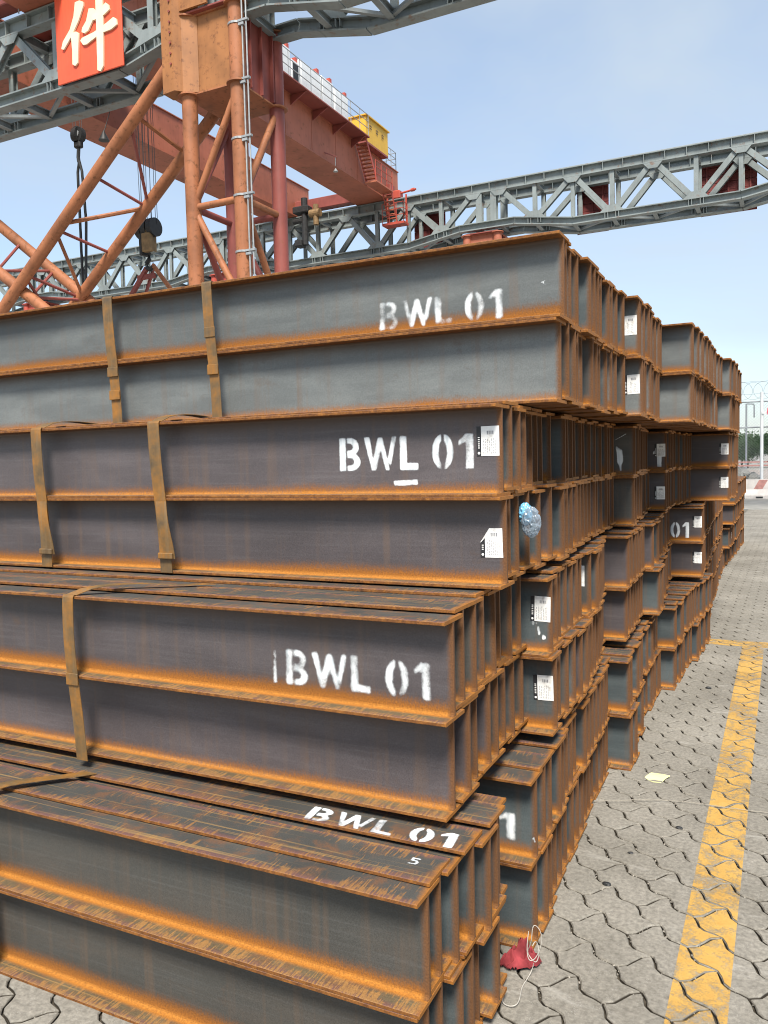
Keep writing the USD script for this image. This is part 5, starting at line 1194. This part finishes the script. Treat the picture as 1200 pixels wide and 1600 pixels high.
for k in range(18):
    kind = ['bushy', 'tall loose', 'low spreading'][k % 3]
    tree(-20+2.1*k+rng.uniform(-.8, .8), 105+rng.uniform(-4, 6), rng.uniform(3.9, 5.0), rng.uniform(1.5, 2.2), f'{kind} green tree beyond the fence, {ORD[k] if k else "first"} from the left of the row', 40+k)
mast = thing('lamp_mast', 'thin dark mast seen through the chain-link fence', 'mast')
mq = ony(1166, 700, 70)[0]
mesh(mast, 'pole', tube((mq, 70, 0), (mq, 70, 5.6), 0.07, 8), GALV); mesh(mast, 'arm', tube((mq, 70, 5.6), (mq+0.55, 70, 5.55), 0.05, 6), GALV); mesh(mast, 'lantern', bx(mq+0.5, mq+0.62, 69.95, 70.05, 4.5, 5.5), GALV)

# ------------------------------------------------------------------ litter
def crumple(rad, amp, freq, seed, sub=4):
    g = trimesh.creation.icosphere(sub, 1.0); v = np.array(g.vertices)
    n = 1-np.abs(2*meshkit.fbm(v*freq+seed*3.7, 3, seed)-1)
    v = v*(1+amp*(n-0.6))[:, None]*np.array(rad)
    return v, g.faces
bagp = ony(823, 814, 2.80)
bg = thing('plastic_bottle_bag', 'crumpled clear and blue plastic bag stuffed between the beam webs', 'plastic bag')
PLAST = mat('clear_plastic', {'f': ('fresnel', {'IOR': 1.35}), 'lw': ('layer_weight', {'blend': 0.45}), 'g': ('principled_bsdf', {'base_color': (0.30, 0.36, 0.42), 'roughness': 0.10, 'specular_ior_level': 0.9}), 't': ('transparent_bsdf', {'color': (0.85, 0.9, 0.93)}), 'k': ('map_range', {'from_min': 0, 'from_max': 1, 'to_min': 0.38, 'to_max': 0.95, 'clamp': True}), 'm': ('mix_closure', {})},
    [('lw.facing', 'k.value'), ('k.result', 'm.fac'), ('t.BSDF', 'm.closure1'), ('g.BSDF', 'm.closure2')], surface='m.closure')
v, f = crumple((0.030, 0.024, 0.047), 0.55, 3.4, 3); mesh(bg, 'clear_film', (v+bagp+[0.016, 0, -0.004], f), PLAST, smooth=50)
v, f = crumple((0.022, 0.020, 0.036), 0.5, 2.8, 9); mesh(bg, 'blue_film', (v+bagp+[-0.008, 0.012, 0.024], f), plain('blue_plastic', (0.16, 0.42, 0.62), 0.25, 0.2, 40, spec=0.7), smooth=50)
CLOTH = plain('red_cloth', (0.22, 0.036, 0.040), 0.9, 0.4, 25, spec=0.1)
rgp = onz(810, 1512, 0.0)
def rag():
    n = 46; U, V = np.meshgrid(np.linspace(-1, 1, n), np.linspace(-1, 1, n))
    P = np.stack([U*1.7, V*1.7, np.zeros_like(U)+2.2], -1)
    hgt = meshkit.fbm(P*1.1, 4, 5); fold = 1-np.abs(2*meshkit.noise(P*2.3, 8)-1)
    edge = np.clip(1.12-np.sqrt(U**2+V**2)-0.22*meshkit.noise(P*1.6, 2), 0, 1)
    z = edge**0.6*(0.015+0.055*hgt+0.062*fold)
    x = U*0.075+0.02*meshkit.noise(P*1.5, 3); y = V*0.040+0.02*meshkit.noise(P*1.4, 4)
    v = np.stack([x, y, z+0.003], -1).reshape(-1, 3)
    keep = (edge > 0.02).reshape(-1)
    i = (np.arange(n-1)[:, None]*n+np.arange(n-1)).reshape(-1)
    f = np.vstack([np.stack([i, i+1, i+n+1], 1), np.stack([i, i+n+1, i+n], 1)])
    f = f[keep[f].all(1)]
    a = math.radians(38); Rm = np.array([[math.cos(a), -math.sin(a), 0], [math.sin(a), math.cos(a), 0], [0, 0, 1]])
    return v@Rm.T+[rgp[0], rgp[1], 0], f
top('red_rag', rag(), CLOTH, 'crumpled red rag on the ground at the foot of the beams', 'rag', smooth=60)
STR = plain('pale_string', (0.42, 0.39, 0.34), 0.8, 0.15, 60)
def gpt(px, py, z): q = onz(px, py, z); return (q[0], q[1], z)
from scipy.interpolate import CubicSpline
def smooth_path(P, n=80):
    P = np.asarray(P, float); t = np.r_[0, np.cumsum(np.linalg.norm(np.diff(P, axis=0), axis=1))]
    return CubicSpline(t, P)(np.linspace(0, t[-1], n))
top('white_string', [sweep(smooth_path([gpt(826, 1455, 0.15), gpt(833, 1500, 0.07), gpt(841, 1450, 0.18), gpt(836, 1446, 0.19), gpt(830, 1470, 0.14), gpt(828, 1495, 0.07), gpt(836, 1503, 0.06), gpt(841, 1480, 0.10), gpt(832, 1478, 0.12)]), 0.0014, 6)], STR, 'tangle of white string tied round the red rag', 'string')
top('white_string', [
    sweep(smooth_path([gpt(834, 1505, 0.045), gpt(828, 1522, 0.012), gpt(815, 1545, 0.008), gpt(800, 1572, 0.010), gpt(790, 1570, 0.006), gpt(786, 1558, 0.012)]), 0.0014, 6)], STR, 'loose tail of white string trailing on the stones from the red rag', 'string')
top('pale_cord', sweep(smooth_path([gpt(930, 1252, 0.012), gpt(985, 1250, 0.016), gpt(1050, 1251, 0.010), gpt(1110, 1258, 0.012), gpt(1160, 1265, 0.009), gpt(1230, 1272, 0.010)]), 0.0014, 6), plain('dull_cord', (0.30, 0.27, 0.22), 0.8, 0.2, 60), 'thin pale cord lying across the yellow line', 'cord')
lf = Polygon([(-0.5, -0.1), (-0.3, 0.28), (0.05, 0.34), (0.5, 0.20), (0.30, -0.02), (0.18, -0.32), (-0.15, -0.36)]).buffer(0.03)
g = extrude(lf, 0.015); g = g.subdivide(); vv = np.array(g.vertices); vv[:, 2] += 0.10*vv[:, 0]**2+0.05*np.sin(vv[:, 1]*7); g.vertices = vv*np.array([0.115, 0.150, 0.12]); lp = onz(1027, 1217, 0.0); g.apply_translation([lp[0], lp[1], 0.004])
top('paper_scrap', g, plain('pale_yellow_paper', (0.62, 0.62, 0.30), 0.8, 0.12, 15), 'pale yellow-green scrap of paper on the paving', 'paper scrap')
for px, py, s, lab in ((1061, 1295, 0.009, 'dark'), (985, 1334, 0.007, 'small black'), (948, 1383, 0.010, 'dark twig-like'), (1107, 1076, 0.012, 'black')):
    q = onz(px, py, 0); v, f = crumple((s*1.6, s, s*0.7), 0.5, 2.0, px % 7, 2); top('stone_chip', (v+[q[0], q[1], s*0.5], f), BLACK, f'{lab} chip of stone lying on the paving' if s != 0.012 else 'black stone chip far along the paving', 'stone chip', 'loose dark chips on the paving')
